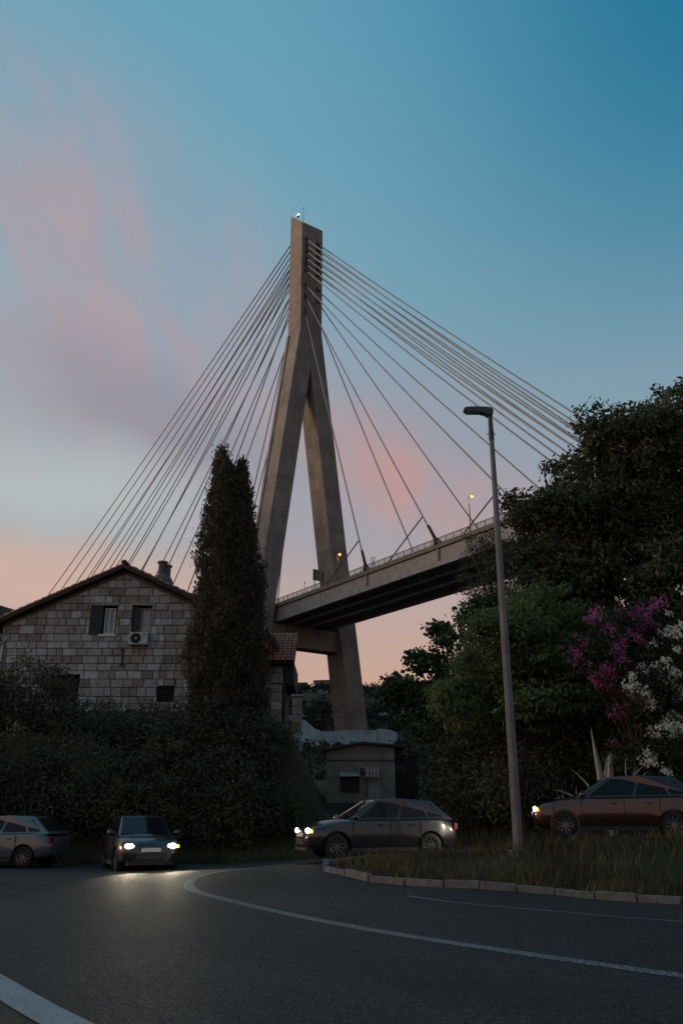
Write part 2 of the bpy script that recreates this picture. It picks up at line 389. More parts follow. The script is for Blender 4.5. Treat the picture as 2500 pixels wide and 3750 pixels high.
def inside(poly, x, y):
    c = False; n = len(poly)
    for i in range(n):
        (x0, y0), (x1, y1) = poly[i], poly[i - 1]
        if (y0 > y) != (y1 > y) and x < (x1 - x0) * (y - y0) / (y1 - y0) + x0: c = not c
    return c
def sheet_from(name, poly, mat, lift, step=.8):
    pts = []
    for (a, b) in zip(poly, poly[1:] + poly[:1]):
        k = max(1, int(math.dist(a, b) / .5))
        pts += [(a[0] + (b[0] - a[0]) * i / k, a[1] + (b[1] - a[1]) * i / k) for i in range(k)]
    nb = len(pts); xs = [p[0] for p in pts]; ys = [p[1] for p in pts]
    inner = [(x, y) for x in np.arange(min(xs), max(xs), step) for y in np.arange(min(ys), max(ys), step) if inside(poly, x, y)]
    vs = [Vector(p) for p in pts + inner]
    r = delaunay_2d_cdt(vs, [], [list(range(nb))], 1, 1e-5)
    P = np.array([tuple(q) for q in r[0]]); Z = height(P[:, 0], P[:, 1]) + lift
    me = bpy.data.meshes.new(name); me.from_pydata(np.column_stack([P, Z]).tolist(), [], [tuple(f) for f in r[2]])
    bm = bmesh.new(); bm.from_mesh(me); bmesh.ops.recalc_face_normals(bm, faces=bm.faces)
    if sum(f.normal.z for f in bm.faces) < 0: bmesh.ops.reverse_faces(bm, faces=bm.faces)
    bm.to_mesh(me); bm.free(); me.materials.append(mat); me.shade_smooth()
    return structure(finish(bpy.data.objects.new(name, me)))
FARSIDE = [(40, 18.2), (24, 21.8), (14, 24), (8, 25.5), (4, 26.5), (0, 27.4), (-4, 28.6), (-9, 29.6), (-16, 31), (-38, 36)]
road_poly = [(14, -11), (24, 4)] + [(14, 10.5)] + KERB + FARSIDE + [(-38, 26)] + NEAR[:-1]
sheet_from('road', road_poly, M['asphalt'], .0)
sheet_from('path', [(14.05, -11.06)] + [(x - .0, y - .0) for x, y in NEAR[::-1]][1:-1] + [(-16.02, 25.1), (-26, 22), (-18, 6), (-6, -14)], M['pave'], -.012, 1.2)

sheet_from('soil', [(-2.02, 6.6), (-2.63, 7.43), (-3.9, 9.2), (-6.6, 12.6), (-15.9, 24.2), (-26, 21), (-18, 6), (-6, -14), (5, -3.4)], M['soil'], -.006, 1.2)
def ribbon(name, pts, width, mat, lift=.004):
    dense = []
    P = [Vector(p) for p in pts]
    for i in range(len(P) - 1):   # Catmull-Rom
        p0, p1, p2, p3 = P[max(i - 1, 0)], P[i], P[i + 1], P[min(i + 2, len(P) - 1)]
        for k in range(8):
            t = k / 8
            dense.append(.5 * ((2 * p1) + (-p0 + p2) * t + (2 * p0 - 5 * p1 + 4 * p2 - p3) * t * t + (-p0 + 3 * p1 - 3 * p2 + p3) * t ** 3))
    dense.append(P[-1]); m = MB()
    for i, p in enumerate(dense):
        a = (dense[min(i + 1, len(dense) - 1)] - dense[max(i - 1, 0)]).normalized(); nrm = Vector((-a.y, a.x))
        for sgn in (-1, 1):
            q = p + nrm * sgn * width / 2; m.v.append((q.x, q.y, H(q.x, q.y) + lift))
    m.f = [(2 * i, 2 * i + 1, 2 * i + 3, 2 * i + 2) for i in range(len(dense) - 1)]
    return structure(m.build(name, mat))
ribbon('centre_line', [(7.0, 4.2), (3.05, 8.57), (1.09, 11.0), (0, 12.6), (-1.07, 14.5), (-2.24, 16.9), (-2.95, 18.6), (-3.3, 20.2), (-3.05, 21.7), (-2.2, 23.0), (-.8, 23.9)], .23, M['line_worn'])
ribbon('edge_line', [(-12, 20.6), (-7.6, 15.1), (-4.75, 10.75), (-3.22, 8.6), (-1.78, 6.52), (1.1, 2.8), (5.9, -2.8)], .30, M['line'])
ribbon('verge_line', [(9, 10.4), (4.71, 12.97), (3.28, 14.4), (2.2, 15.6), (1.2, 17.0)], .10, M['line_worn'])
# kerb stones along the verge
def kerb_run(pts, name='verge_kerb'):
    root = structure(empty(name, (pts[0][0], pts[0][1], 0)))
    for (a, b) in zip(pts, pts[1:]):
        L = math.dist(a, b); k = max(1, round(L / .8))
        for i in range(k):
            p = [a[j] + (b[j] - a[j]) * (i + .015) / k for j in (0, 1)]; q = [a[j] + (b[j] - a[j]) * (i + .985) / k for j in (0, 1)]
            e = .02 * random.uniform(-1, 1); zp, zq = H(*p), H(*q)
            m = MB(); dxy = Vector((q[0] - p[0], q[1] - p[1])).normalized(); nr = Vector((-dxy.y, dxy.x)) * .07
            lo = [(p[0] - nr.x, p[1] - nr.y, zp - .15), (q[0] - nr.x, q[1] - nr.y, zq - .15), (q[0] + nr.x, q[1] + nr.y, zq - .15), (p[0] + nr.x, p[1] + nr.y, zp - .15)]
            hi = [(x, y, z + .27 + e) for x, y, z in lo]
            m.hexa(lo, hi).build('kerb_stone', M['kerb'], root, bevel=.012)
kerb_run([(14, 10.5)] + KERB[:8])

# ------------------------------------------------------------------ bridge
BO = Vector((-14.5, 195.0, 0)); BD = Vector((.5831, -.8124, 0)).normalized(); BT = Vector((-BD.y, BD.x, 0)); ZD = 49.3
def W(a, t, z): return BO + BD * a + BT * t + Vector((0, 0, z))
def bbox(m, a0, a1, t0, t1, z0, z1):
    return m.hexa([W(a0, t0, z0), W(a1, t0, z0), W(a1, t1, z0), W(a0, t1, z0)], [W(a0, t0, z1), W(a1, t0, z1), W(a1, t1, z1), W(a0, t1, z1)])
bridge = empty('cable_stayed_bridge', W(-3, 7.75, 6), 'tall concrete A shaped pylon and cable stayed bridge crossing behind the stone house', 'bridge')
TC = 7.75
def pylon():
    m = MB()
    ow = lambda z: 3.45 + max(0, .1366 * (126 - z)); iw = lambda z: max(0.0, .136 * (115 - z))
    zs = [4, 20, 41, 58, 75, 92, 104, 112, 115]
    F0, B0 = 0.0, -6.2
    for sgn in (-1, 1):
        k = len(m.v)
        for z in zs:
            f = F0 + .5 * max(0, (60 - z) / 60) ; bk = B0 - .3 * max(0, (60 - z) / 60)
            m.v += [tuple(W(f, TC + sgn * ow(z), z)), tuple(W(f, TC + sgn * iw(z), z)), tuple(W(bk, TC + sgn * iw(z), z)), tuple(W(bk, TC + sgn * ow(z), z))]
        for i in range(len(zs) - 1):
            for j in range(4):
                a, b = k + 4 * i + j, k + 4 * i + (j + 1) % 4
                if i == len(zs) - 1 and j == 1: continue
                m.f.append((a, b, b + 4, a + 4))
        m.f.append((k, k + 1, k + 2, k + 3))
    zz = [115, 126, 131, 160.4]
    k = len(m.v)
    for i, z in enumerate(zz):
        o = ow(z); zb = z if i < 3 else 166.3
        m.v += [tuple(W(F0, TC - o, z)), tuple(W(F0, TC + o, z)), tuple(W(B0, TC + o, zb)), tuple(W(B0, TC - o, zb))]
    for i in range(3):
        for j in range(4):
            a, b = k + 4 * i + j, k + 4 * i + (j + 1) % 4; m.f.append((a, b, b + 4, a + 4))
    m.f.append((k + 12, k + 13, k + 14, k + 15))
    p = m.build('pylon', M['concrete'], bridge)
    g = MB()   # raised rib running down the outer face of the near leg
    for z0, z1 in ((6, 58), (58, 104), (104, 126)):
        for (zA, zB) in ((z0, z1),):
            tA, tB = TC - ow(zA) - .28, TC - ow(zB) - .28
            g.hexa([W(-6.35, tA, zA), W(-5.3, tA, zA), W(-5.3, tA + .4, zA), W(-6.35, tA + .4, zA)], [W(-6.35, tB, zB), W(-5.3, tB, zB), W(-5.3, tB + .4, zB), W(-6.35, tB + .4, zB)])
    g.build('edge_rib', M['concrete'], p)
    bbox(MB(), -5.2, -1.2, TC - iw(44) - .3, TC + iw(44) + .3, 39.9, 44.9).build('cross_beam', M['concrete'], p)
    mm = MB(); mm.tube([W(-2.6, 6.2, 162), W(-2.6, 6.2, 167.6)], [.07, .04], 6); mm.tube([W(-2.6, 6.2, 167.5), W(-2.6, 6.2, 167.9)], .12, 6)
    mm.build('lightning_mast', M['dark_metal'], p)
    bb = MB(); bb.tube([W(-4.6, 5.6, 164), W(-4.6, 5.6, 165.9)], .09, 6); bb.box(*[q for c in W(-4.6, 5.6, 165) for q in (c - .35, c + .35)][:4], 165.8, 165.95)
    bb.build('beacon_bracket', M['dark_metal'], p)
    for e in (-.45, .45):
        c = W(-4.6 + e, 5.6, 166.3); bl = MB(); bl.tube([c - Vector((0, 0, .32)), c, c + Vector((0, 0, .32))], [.16, .3, .16], 8); bl.build('beacon_light', M['beacon'], p)
    for z in (70, 86, 98): pass
    for tt, zz_ in ((-15.2, 37.5), (15.2, 37.5)): pass
    return p
pyl = pylon()
def deck():
    m = MB(); bbox(m, -345, 175, .05, 15.45, 48.55, 49.3); dk = m.build('deck', M['deck_dark'], bridge)
    for t0, t1 in ((-.12, .28), (15.22, 15.62)):
        g = MB(); bbox(g, -345, 175, t0, t1, 45.35, 48.5); g.build('edge_girder', M['deck'], dk)
        f = MB(); bbox(f, -345, 175, t0 - .25, t1 + .25, 45.2, 45.345); f.build('bottom_flange', M['deck'], dk)
    for t0, t1 in ((-.55, .04), (15.46, 16.05)):
        e = MB(); bbox(e, -345, 175, t0, t1, 48.6, 49.5); e.build('edge_beam', M['edge'], dk)
    for t in (5.2, 10.3):
        g = MB(); bbox(g, -345, 175, t - .3, t + .3, 45.4, 45.8); s = g.build('bottom_chord', M['chord'], dk)
        for i in range(-3, 16):
            a = i * 8 + 3; v = MB(); bbox(v, a - .12, a + .12, t - .12, t + .12, 45.8, 48.1); v.build('strut', M['deck_dark'], s)
    for i in range(-4, 34):
        a = i * 4 + 1; c = MB(); bbox(c, a - .18, a + .18, .3, 15.2, 47.9, 48.54); c.build('cross_girder', M['deck_dark'], dk)
    for i in range(-3, 15):
        for (t0, t1) in ((.3, 5.2), (5.2, 10.3), (10.3, 15.2)):
            b = MB(); b.beam(W(i * 8 + 3, t0, 46), W(i * 8 + 3, t1, 46), .2, .2); b.build('bracing', M['deck_dark'], dk)
    for a in (34, 55.7, 77):
        s = MB(); bbox(s, a - .2, a + .2, -.42, -.13, 46.3, 48.55); s.build('anchor_rib', M['deck_dark'], dk)
    # near railing
    rl = MB()
    for z, r in ((50.55, .08), (50.2, .05), (49.85, .05)): rl.beam(W(-5, -.25, z), W(175, -.25, z), r * 2, r * 2)
    rail = rl.build('railing', M['rail'], dk)
    proto = MB(); proto.hexa([Vector(v) for v in ((-.07, -.07, 0), (.07, -.07, 0), (.07, .07, 0), (-.07, .07, 0))], [Vector(v) for v in ((-.05, -.05, 1.1), (.05, -.05, 1.1), (.05, .05, 1.1), (-.05, .05, 1.1))])
    me = proto.mesh('railing_post'); me.materials.append(M['rail'])
    for i in range(0, 88):
        o = bpy.data.objects.new('railing_post', me); finish(o, rail, W(-4 + i * 2, -.25, 49.48))
    rl = MB()
    for z, r in ((50.55, .08), (50.2, .05), (49.85, .05)): rl.beam(W(-345, 15.75, z), W(175, 15.75, z), r * 2, r * 2)
    rl.build('railing', M['rail'], dk)
    return dk
dk = deck()
ZN = [132.1, 136.8, 140.2, 144.9, 147.1, 149.1, 151.3, 153.3, 155.4]
RD = [34, 55.7, 77, 90, 92, 93.7, 95.5, 97.3, 99]
def cable(p, q, r, sag):
    m = MB(); L = (q - p).length; n = 18
    m.tube([p.lerp(q, i / n) - Vector((0, 0, 4 * sag * L * (i / n) * (1 - i / n))) for i in range(n + 1)], r, 6)
    return m
for side, tp, te in (('near', 5.7, -.25), ('far', 9.45, 15.75)):
    for k, z in enumerate(ZN):
        p, q = W(-.2, tp, z), W(RD[k], te, ZD + .2)
        c = cable(p, q, .16, .006).build('stay_cable', M['cable'], bridge, True)
        u = (q - p).normalized(); so = MB(); so.tube([p - u * .2, p + u * 2.2], [.34, .26], 8); so.build('upper_socket', M['dark_metal'], c)
        if k < 3:
            s = MB(); s.tube([q, q - u * 1.2, q - u * 1.25, q - u * 5.2], [.62, .55, .34, .28], 8); s.build('lower_socket', M['dark_metal'], c)
            st = MB(); st.tube([q - u * 8.2 - Vector((0, 0, .1)), W(RD[k] - 14.5, te, ZD + .3)], .14, 6); st.build('damper_strut', M['dark_metal'], c)
            bl = MB(); bbox(bl, RD[k] - .9, RD[k] + .7, te - .35, te + .35, ZD + .15, ZD + .75); bl.build('anchor_block', M['edge'], c)
        v = MB(); bbox(v, .01, .10, tp - .30, tp + .12, z - .55, z + .65); v.build('recess_shade_plate', M['anchor'], pyl)  # raised dark plate, its colour standing in for shade inside a recess
    for k in range(10):
        z = (ZN + [157.4])[k] + 1.5; p, q = W(-6.1, tp, z), W(-28 - 33 * k, te, ZD + .2)
        cable(p, q, .17, .010).build('stay_cable', M['cable'], bridge, True)
def bridge_lamp(a, t, h, s, label, tilt):
    root = empty('bridge_lamp', W(a, t, ZD), label, 'street lamp', 'lit lamps on the bridge deck')
    m = MB(); m.tube([W(a, t, ZD), W(a, t, ZD + h)], [.11, .07], 8); m.build('pole', M['dark_metal'], root)
    m = MB(); m.tube([W(a, t, ZD + h - .05), W(a + .25 * s, t, ZD + h + .05), W(a + .9 * s, t, ZD + h + .12)], [.06, .12, .1], 8); m.build('lamp_casing', M['lamp_head'], root)
    m = MB(); c = W(a + .75 * s, t, ZD + h - .12); m.tube([c - Vector((0, 0, .28)), c - Vector((0, 0, .1)), c + Vector((0, 0, .12))], [.12, .30, .26], 10); m.build('lamp_glass', M['sodium'], root)
    ld = bpy.data.lights.new('bridge_lamp_light', 'POINT'); ld.energy = 260; ld.color = (1, .58, .2); ld.shadow_soft_size = .3
    lo = bpy.data.objects.new('bridge_lamp_light', ld); finish(lo, root, c - Vector((0, 0, .7)))
bridge_lamp(63.5, .6, 7.3, 1, 'lit sodium lamp on a tall dark pole on the bridge, rightmost of three', 0)
bridge_lamp(22.6, .6, 6.6, 1, 'lit sodium lamp in front of the right pylon leg above the deck', 0)
bridge_lamp(21.6, 14.9, 7.4, -1, 'lit sodium lamp just showing over the bridge railing at far side', 0)
sg = empty('road_sign', W(13, 1.2, ZD), 'rectangular road sign seen from behind on the deck by the pylon', 'road sign')
m = MB(); bbox(m, 13, 13.1, .6, 3.6, 52.3, 54.9); m.build('sign_panel', M['sign_back'], sg)
for i in range(4):
    m = MB(); bbox(m, 13.1, 13.2, .6, 3.6, 52.5 + i * .65, 52.6 + i * .65); m.build('stiffener', M['rail'], sg)
for t in (.9, 3.2):
    m = MB(); bbox(m, 13.1, 13.25, t, t + .15, ZD, 54.6); m.build('sign_post', M['dark_metal'], sg)
fr = empty('empty_sign_frame', W(35.2, .8, ZD), 'thin open rectangular frame standing on the bridge railing beside first cable', 'sign frame')
m = MB()
for a, b in (((34.3, 49.9), (34.3, 52.2)), ((35.6, 49.9), (35.6, 52.2)), ((34.3, 49.9), (35.6, 49.9)), ((34.3, 52.2), (35.6, 52.2)), ((35, 49.3), (35, 52.2)), ((36.0, 49.3), (35, 51.5))):
    m.beam(W(a[0], .6, a[1]), W(b[0], .6, b[1]), .09, .09, (.3, .2, .1))
m.build('frame', M['dark_metal'], fr)
mp = empty('slim_mast', W(9.7, .6, ZD), 'slim dark mast with small box on bridge deck left of the sign', 'mast')
m = MB(); m.tube([W(9.7, .6, ZD), W(9.7, .6, 52.3)], .05, 6); m.build('pole', M['dark_metal'], mp)
m = MB(); m.tube([W(9.7, .6, 52.2), W(9.7, .6, 52.6)], .13, 6); m.build('sensor_head', M['dark_metal'], mp)

# ------------------------------------------------------------------ stone house on the bank
def clip(poly, a, b, c):      # keep a*x+b*z<=c
    out = []
    for i in range(len(poly)):
        p, q = poly[i - 1], poly[i]; dp, dq = a * p[0] + b * p[1] - c, a * q[0] + b * q[1] - c
        if (dp <= 0) != (dq <= 0):
            t = dp / (dp - dq); out.append((p[0] + (q[0] - p[0]) * t, p[1] + (q[1] - p[1]) * t))
        if dq <= 0: out.append(q)
    return out
def chamfer_prism(poly, y_front, y_back, ch):
    cx = sum(p[0] for p in poly) / len(poly); cz = sum(p[1] for p in poly) / len(poly); n = len(poly); m = MB()
    ins = []
    for x, z in poly:
        L = math.hypot(x - cx, z - cz) or 1; k = max(.2, 1 - ch * 1.4 / L); ins.append((cx + (x - cx) * k, cz + (z - cz) * k))
    m.v = [(x, y_back, z) for x, z in poly] + [(x, y_front + ch, z) for x, z in poly] + [(x, y_front, z) for x, z in ins]
    for i in range(n):
        j = (i + 1) % n; m.f += [(i, j, n + j, n + i), (n + i, n + j, 2 * n + j, 2 * n + i)]
    m.f.append(tuple(range(2 * n, 3 * n))); return m
HY = 40.0
house = empty('stone_house', (-11, 44, 5.2), 'gabled house of coursed limestone blocks above the road, beside the cypress', 'house')
AX, AZ, SL = -10.49, 13.15, .47      # ridge, height, pitch
XL, XR = -16.1, -4.6
wl = lambda x: AZ - .35 - SL * abs(x - AX)
wm = MB(); poly = [(XL, 3.6), (XR, 3.6), (XR, wl(XR)), (AX, wl(AX)), (XL, wl(XL))]
holes = [(-11.44, -10.76, 9.66, 11.05), (-10.0, -9.08, 9.5, 11.05), (-8.54, -7.76, 6.5, 7.22), (-13.5, -12.2, 6.6, 7.75)]
# front wall built round the openings from column strips
xsb = sorted({XL, XR, AX} | {h[0] for h in holes} | {h[1] for h in holes})
for x0, x1 in zip(xsb, xsb[1:]):
    xm = (x0 + x1) / 2; cuts = sorted([(h[2], h[3]) for h in holes if h[0] < xm < h[1]]); z = 3.6
    for z0, z1 in cuts + [(None, None)]:
        top0, top1 = (wl(x0), wl(x1)) if z0 is None else (z0, z0)
        wm.hexa([(x0, HY, z), (x1, HY, z), (x1, HY + .4, z), (x0, HY + .4, z)], [(x0, HY, top0), (x1, HY, top1), (x1, HY + .4, top1), (x0, HY + .4, top0)])
        z = z1
wm.box(XL, XL + .4, HY + .4, HY + 11, 3.6, wl(XL)); wm.box(XR - .4, XR, HY + .4, HY + 11, 3.6, wl(XR)); wm.box(XL, XR, HY + 11, HY + 11.4, 3.6, wl(XL))
wall = wm.build('wall', M['mortar'], house)
unit = chamfer_prism([(-.5, -.5), (.5, -.5), (.5, .5), (-.5, .5)], -.075, .02, .03).mesh('stone'); unit.materials.append(M['stone'])
def lay_stones(parent, x0, x1, z0, ztop, yf, holes, roof=True, seed=3, hmin=.33, hmax=.43, limit=330):
    rr = random.Random(seed); z = z0; n = 0
    while z < ztop:
        h = rr.uniform(hmin, hmax); x = x0 + rr.uniform(-.35, 0)
        while x < x1:
            wd = rr.choice([rr.uniform(.28, .40), rr.uniform(.38, .54), rr.uniform(.48, .74)]); a, b = max(x, x0), min(x + wd, x1); x += wd
            if b - a < .12: continue
            segs = [(a, b, z, z + h)]
            for hx0, hx1, hz0, hz1 in holes:
                new = []
                for (sa, sb, s0, s1) in segs:
                    if sb <= hx0 or sa >= hx1 or s1 <= hz0 or s0 >= hz1: new.append((sa, sb, s0, s1)); continue
                    if sa < hx0: new.append((sa, hx0, s0, s1))
                    if sb > hx1: new.append((hx1, sb, s0, s1))
                    ma, mb = max(sa, hx0), min(sb, hx1)
                    if s0 < hz0: new.append((ma, mb, s0, hz0))
                    if s1 > hz1: new.append((ma, mb, hz1, s1))
                segs = new
            for sa, sb, s0, s1 in segs:
                g = .011
                if sb - sa < .07 or s1 - s0 < .07: continue
                poly = [(sa + g, s0 + g), (sb - g, s0 + g), (sb - g, s1 - g), (sa + g, s1 - g)]; full = True
                if roof:
                    q = clip(poly, SL, 1, wl(AX) - .18 + SL * AX); q = clip(q, -SL, 1, wl(AX) - .18 - SL * AX)
                    if len(q) < 3: continue
                    if q != poly and (len(q) != 4 or any(abs(u[0] - v[0]) + abs(u[1] - v[1]) > 1e-6 for u, v in zip(sorted(q), sorted(poly)))): full = False
                n += 1
                jut = rr.uniform(-.018, .018)
                if full:
                    o = bpy.data.objects.new('stone', unit); finish(o, parent, ((sa + sb) / 2, yf + jut, (s0 + s1) / 2))
                    o.scale = (sb - sa - 2 * g, 1, s1 - s0 - 2 * g); o.rotation_euler = (0, rr.uniform(-.008, .008), 0)
                else:
                    if max(u[1] for u in q) - min(u[1] for u in q) < .06: continue
                    chamfer_prism(q, yf - .075 + jut, yf + .02, .03).build('stone', M['stone'], parent)
        z += h
    return n
nst = lay_stones(wall, XL, -6.55, 6.05, 13.2, HY, holes)
# rendered band under the verge, rafters, roof slabs and verge tiles
for sgn in (-1, 1):
    xe = XL - .55 if sgn < 0 else XR + .5
    m = MB(); off = .30
    m.hexa([(AX, HY - .05, wl(AX) - .30), (xe - sgn * .6, HY - .05, wl(xe - sgn * .6) - .30), (xe - sgn * .6, HY + .01, wl(xe - sgn * .6) - .30), (AX, HY + .01, wl(AX) - .30)],
           [(AX, HY - .05, wl(AX)), (xe - sgn * .6, HY - .05, wl(xe - sgn * .6)), (xe - sgn * .6, HY + .01, wl(xe - sgn * .6)), (AX, HY + .01, wl(AX))])
    m.build('gable_band', M['render_trim'], wall)
roofo = MB()
for sgn in (-1, 1):
    xe = XL - .55 if sgn < 0 else XR + .5
    za, ze = wl(AX) + .02, wl(xe) + .02
    roofo.hexa([(AX, HY - .5, za), (xe, HY - .5, ze), (xe, HY + 11.6, ze), (AX, HY + 11.6, za)], [(AX, HY - .5, za + .2), (xe, HY - .5, ze + .2), (xe, HY + 11.6, ze + .2), (AX, HY + 11.6, za + .2)])
roof = roofo.build('roof', M['soffit'], house)
def barrel(r0, r1, L, n=7, th=.02):
    m = MB()
    for r, x in ((r0, 0), (r1, L)):
        for rr in (r, r - th):
            for j in range(n): t = math.pi * j / (n - 1); m.v.append((x, rr * math.cos(t), rr * math.sin(t)))
    for j in range(n - 1):
        m.f += [(j, j + 1, 2 * n + j + 1, 2 * n + j), (n + j, 3 * n + j, 3 * n + j + 1, n + j + 1), (j, n + j, n + j + 1, j + 1), (2 * n + j, 2 * n + j + 1, 3 * n + j + 1, 3 * n + j)]
    return m
tile_me = barrel(.11, .085, .42).mesh('roof_tile'); tile_me.materials.append(M['tile']); tile_me.shade_smooth()
for sgn in (-1, 1):
    xe = XL - .55 if sgn < 0 else XR + .5; L = abs(xe - AX); k = int(L / .34); ang = math.atan(SL)
    for row, yy in enumerate((HY - .40, HY - .14, HY + .12)):
        for i in range(k):
            xx = xe - sgn * (i * .34); o = bpy.data.objects.new('roof_tile', tile_me)
            finish(o, roof, (xx, yy, wl(xx) + .23)); o.rotation_euler = (0, -ang + .05, 0) if sgn < 0 else (0, -ang + .05, math.pi)
            o.rotation_euler = Euler((random.uniform(-.05, .05), -ang + .06, 0 if sgn < 0 else math.pi))
for i in range(8):
    o = bpy.data.objects.new('ridge_tile', tile_me); finish(o, roof, (AX, HY - .55 + i * .4, wl(AX) + .27)); o.rotation_euler = (0, 0, math.pi / 2); o.scale = (1.05, 1.5, 1.3)
ch = MB(); cx, cz = -9.2, wl(-9.2)
ch.tube([(cx, HY + 2.2, cz), (cx, HY + 2.2, cz + .55), (cx, HY + 2.2, cz + .85), (cx, HY + 2.2, cz + 1.05)], [.62, .60, .48, .2], 12)
chim = ch.build('chimney', M['render_trim'], roof, True)
c2 = MB(); c2.tube([(cx - .02, HY + 2.2, cz + .95), (cx - .02, HY + 2.2, cz + 1.62), (cx - .02, HY + 2.2, cz + 1.63), (cx - .02, HY + 2.2, cz + 1.72)], [.21, .20, .27, .27], 10); c2.build('chimney_pot', M['render_trim'], chim)
c2 = MB(); c2.tube([(cx + .27, HY + 2.3, cz + .9), (cx + .27, HY + 2.3, cz + 1.45), (cx + .27, HY + 2.3, cz + 1.46), (cx + .27, HY + 2.3, cz + 1.56)], [.13, .13, .19, .19], 10); c2.build('chimney_pot', M['render_trim'], chim)
def framed(parent, name, x0, x1, z0, z1, y, mat, t=.055, mull=True):
    m = MB(); m.box(x0, x1, y, y + .06, z0, z0 + t); m.box(x0, x1, y, y + .06, z1 - t, z1); m.box(x0, x0 + t, y, y + .06, z0 + t, z1 - t); m.box(x1 - t, x1, y, y + .06, z0 + t, z1 - t)
    if mull: m.box((x0 + x1) / 2 - .025, (x0 + x1) / 2 + .025, y, y + .06, z0 + t, z1 - t)
    return m.build(name, mat, parent)
def window(x0, x1, z0, z1, label):
    m = MB(); m.box(x0, x1, HY + .34, HY + .36, z0, z1); wv = m.build('window', M['dark'], house); wv['label'] = label
    return wv
w1 = window(-11.44, -10.76, 9.66, 11.05, 'left window with its dark shutter folded open and white casement')
framed(w1, 'frame', -11.34, -10.84, 9.70, 10.95, HY + .10, M['white_paint'])
m = MB(); m.box(-11.28, -10.90, HY + .2, HY + .21, 9.75, 10.9); m.build('curtain', M['curtain'], w1)
m = MB(); m.box(-11.5, -10.70, HY - .14, HY + .1, 9.55, 9.655); m.build('sill', M['white_paint'], w1)
m = MB(); m.box(-11.55, -10.62, HY - .10, HY + .05, 11.06, 11.22); m.build('lintel', M['stone'], w1)
sh = MB(); sh.hexa([(-11.97, HY - .20, 9.64), (-11.46, HY - .10, 9.64), (-11.46, HY - .05, 9.64), (-11.97, HY - .15, 9.64)], [(-11.97, HY - .20, 11.06), (-11.46, HY - .10, 11.06), (-11.46, HY - .05, 11.06), (-11.97, HY - .15, 11.06)])
shu = sh.build('shutter', M['shutter'], w1)
w2 = window(-10.0, -9.08, 9.5, 11.05, 'right window above the air conditioner with pale curtain')
framed(w2, 'frame', -9.62, -9.14, 9.55, 10.95, HY + .12, M['curtain'], .04, False)
m = MB(); m.box(-9.58, -9.18, HY + .22, HY + .23, 9.55, 10.95); m.build('curtain', M['curtain'], w2)
m = MB(); m.box(-9.98, -9.64, HY + .06, HY + .10, 9.55, 11.0); m.build('shutter', M['shutter'], w2)
m = MB(); m.box(-10.1, -8.95, HY - .10, HY + .05, 11.06, 11.22); m.build('lintel', M['stone'], w2)
vt = MB(); vt.box(-8.54, -7.76, HY + .2, HY + .22, 6.5, 7.22); vent = vt.build('wall_vent', M['dark'], house)
for i in range(7):
    m = MB(); z = 6.55 + i * .095; m.hexa([(-8.5, HY - .02, z), (-7.8, HY - .02, z), (-7.8, HY + .06, z + .05), (-8.5, HY + .06, z + .05)], [(-8.5, HY - .02, z + .02), (-7.8, HY - .02, z + .02), (-7.8, HY + .06, z + .07), (-8.5, HY + .06, z + .07)]); m.build('slat', M['shutter'], vent)
w3 = window(-13.5, -12.2, 6.6, 7.75, 'dark lower opening half hidden behind bushes')
m = MB(); m.box(-13.6, -12.1, HY - .10, HY + .05, 7.76, 7.9); m.build('lintel', M['stone'], w3)
for zz in (8.9, 8.25):
    m = MB(); m.tube([(-10.3, HY - .09, zz), (-10.3, HY - .12, zz)], .09, 8); m.build('wall_anchor', M['dark_metal'], house)
m = MB(); m.tube([(-10.3, HY - .1, 8.95), (-10.3, HY - .1, 8.1)], .03, 6); m.build('anchor_rod', M['dark_metal'], house)
dp = MB(); dp.tube([(-16.6, HY - .1, 9.3), (-15.98, HY - .16, 9.24), (-15.93, HY - .16, 9.1), (-15.93, HY - .16, 5.5)], .065, 8); dp.build('downpipe', M['pipe'], house, True)
wire = MB(); wire.tube([(AX + .03, HY - .52, 13.0), (AX - .02, HY - .12, 12.0)], .018, 5); wire.build('aerial_wire', M['dark_metal'], house)
def ac_unit(x0, z0, y, s, label):
    root = empty('air_conditioner', (x0, y, z0), label, 'air conditioner')
    m = MB(); m.box(x0, x0 + .86 * s, y - .30, y, z0, z0 + .58 * s); cas = m.build('casing', M['ac'], root, bevel=.02)
    c = (x0 + .32 * s, z0 + .29 * s); g = MB(); n = 20
    g.v = [(c[0] + .235 * s * math.cos(2 * math.pi * i / n), y - .306, c[1] + .235 * s * math.sin(2 * math.pi * i / n)) for i in range(n)]; g.f = [tuple(range(n))]; g.build('fan_opening', M['dark'], cas)
    for rr in (.07, .13, .19, .235):
        g = MB(); ring = [(c[0] + rr * s * math.cos(2 * math.pi * i / n), y - .315, c[1] + rr * s * math.sin(2 * math.pi * i / n)) for i in range(n + 1)]; g.tube(ring, .007, 4, False); g.build('grille_ring', M['rail'], cas)
    g = MB(); g.tube([(c[0], y - .305, c[1]), (c[0], y - .325, c[1])], .055 * s, 10); g.build('fan_hub', M['ac'], cas)
    g = MB(); g.tube([(x0 + .70 * s, y - .305, z0 + .46 * s), (x0 + .70 * s, y - .315, z0 + .46 * s)], .04 * s, 8); g.build('badge', M['dark'], cas)
    for q in (.15, .72):
        b = MB(); b.box(x0 + q * s, x0 + q * s + .04, y - .3, y + .12, z0 - .045, z0 - .002); b.build('bracket', M['dark_metal'], root)
    return root
ac_unit(-9.98, 9.10, HY - .13, 1.02, 'white wall air conditioner under the right window of the stone house')
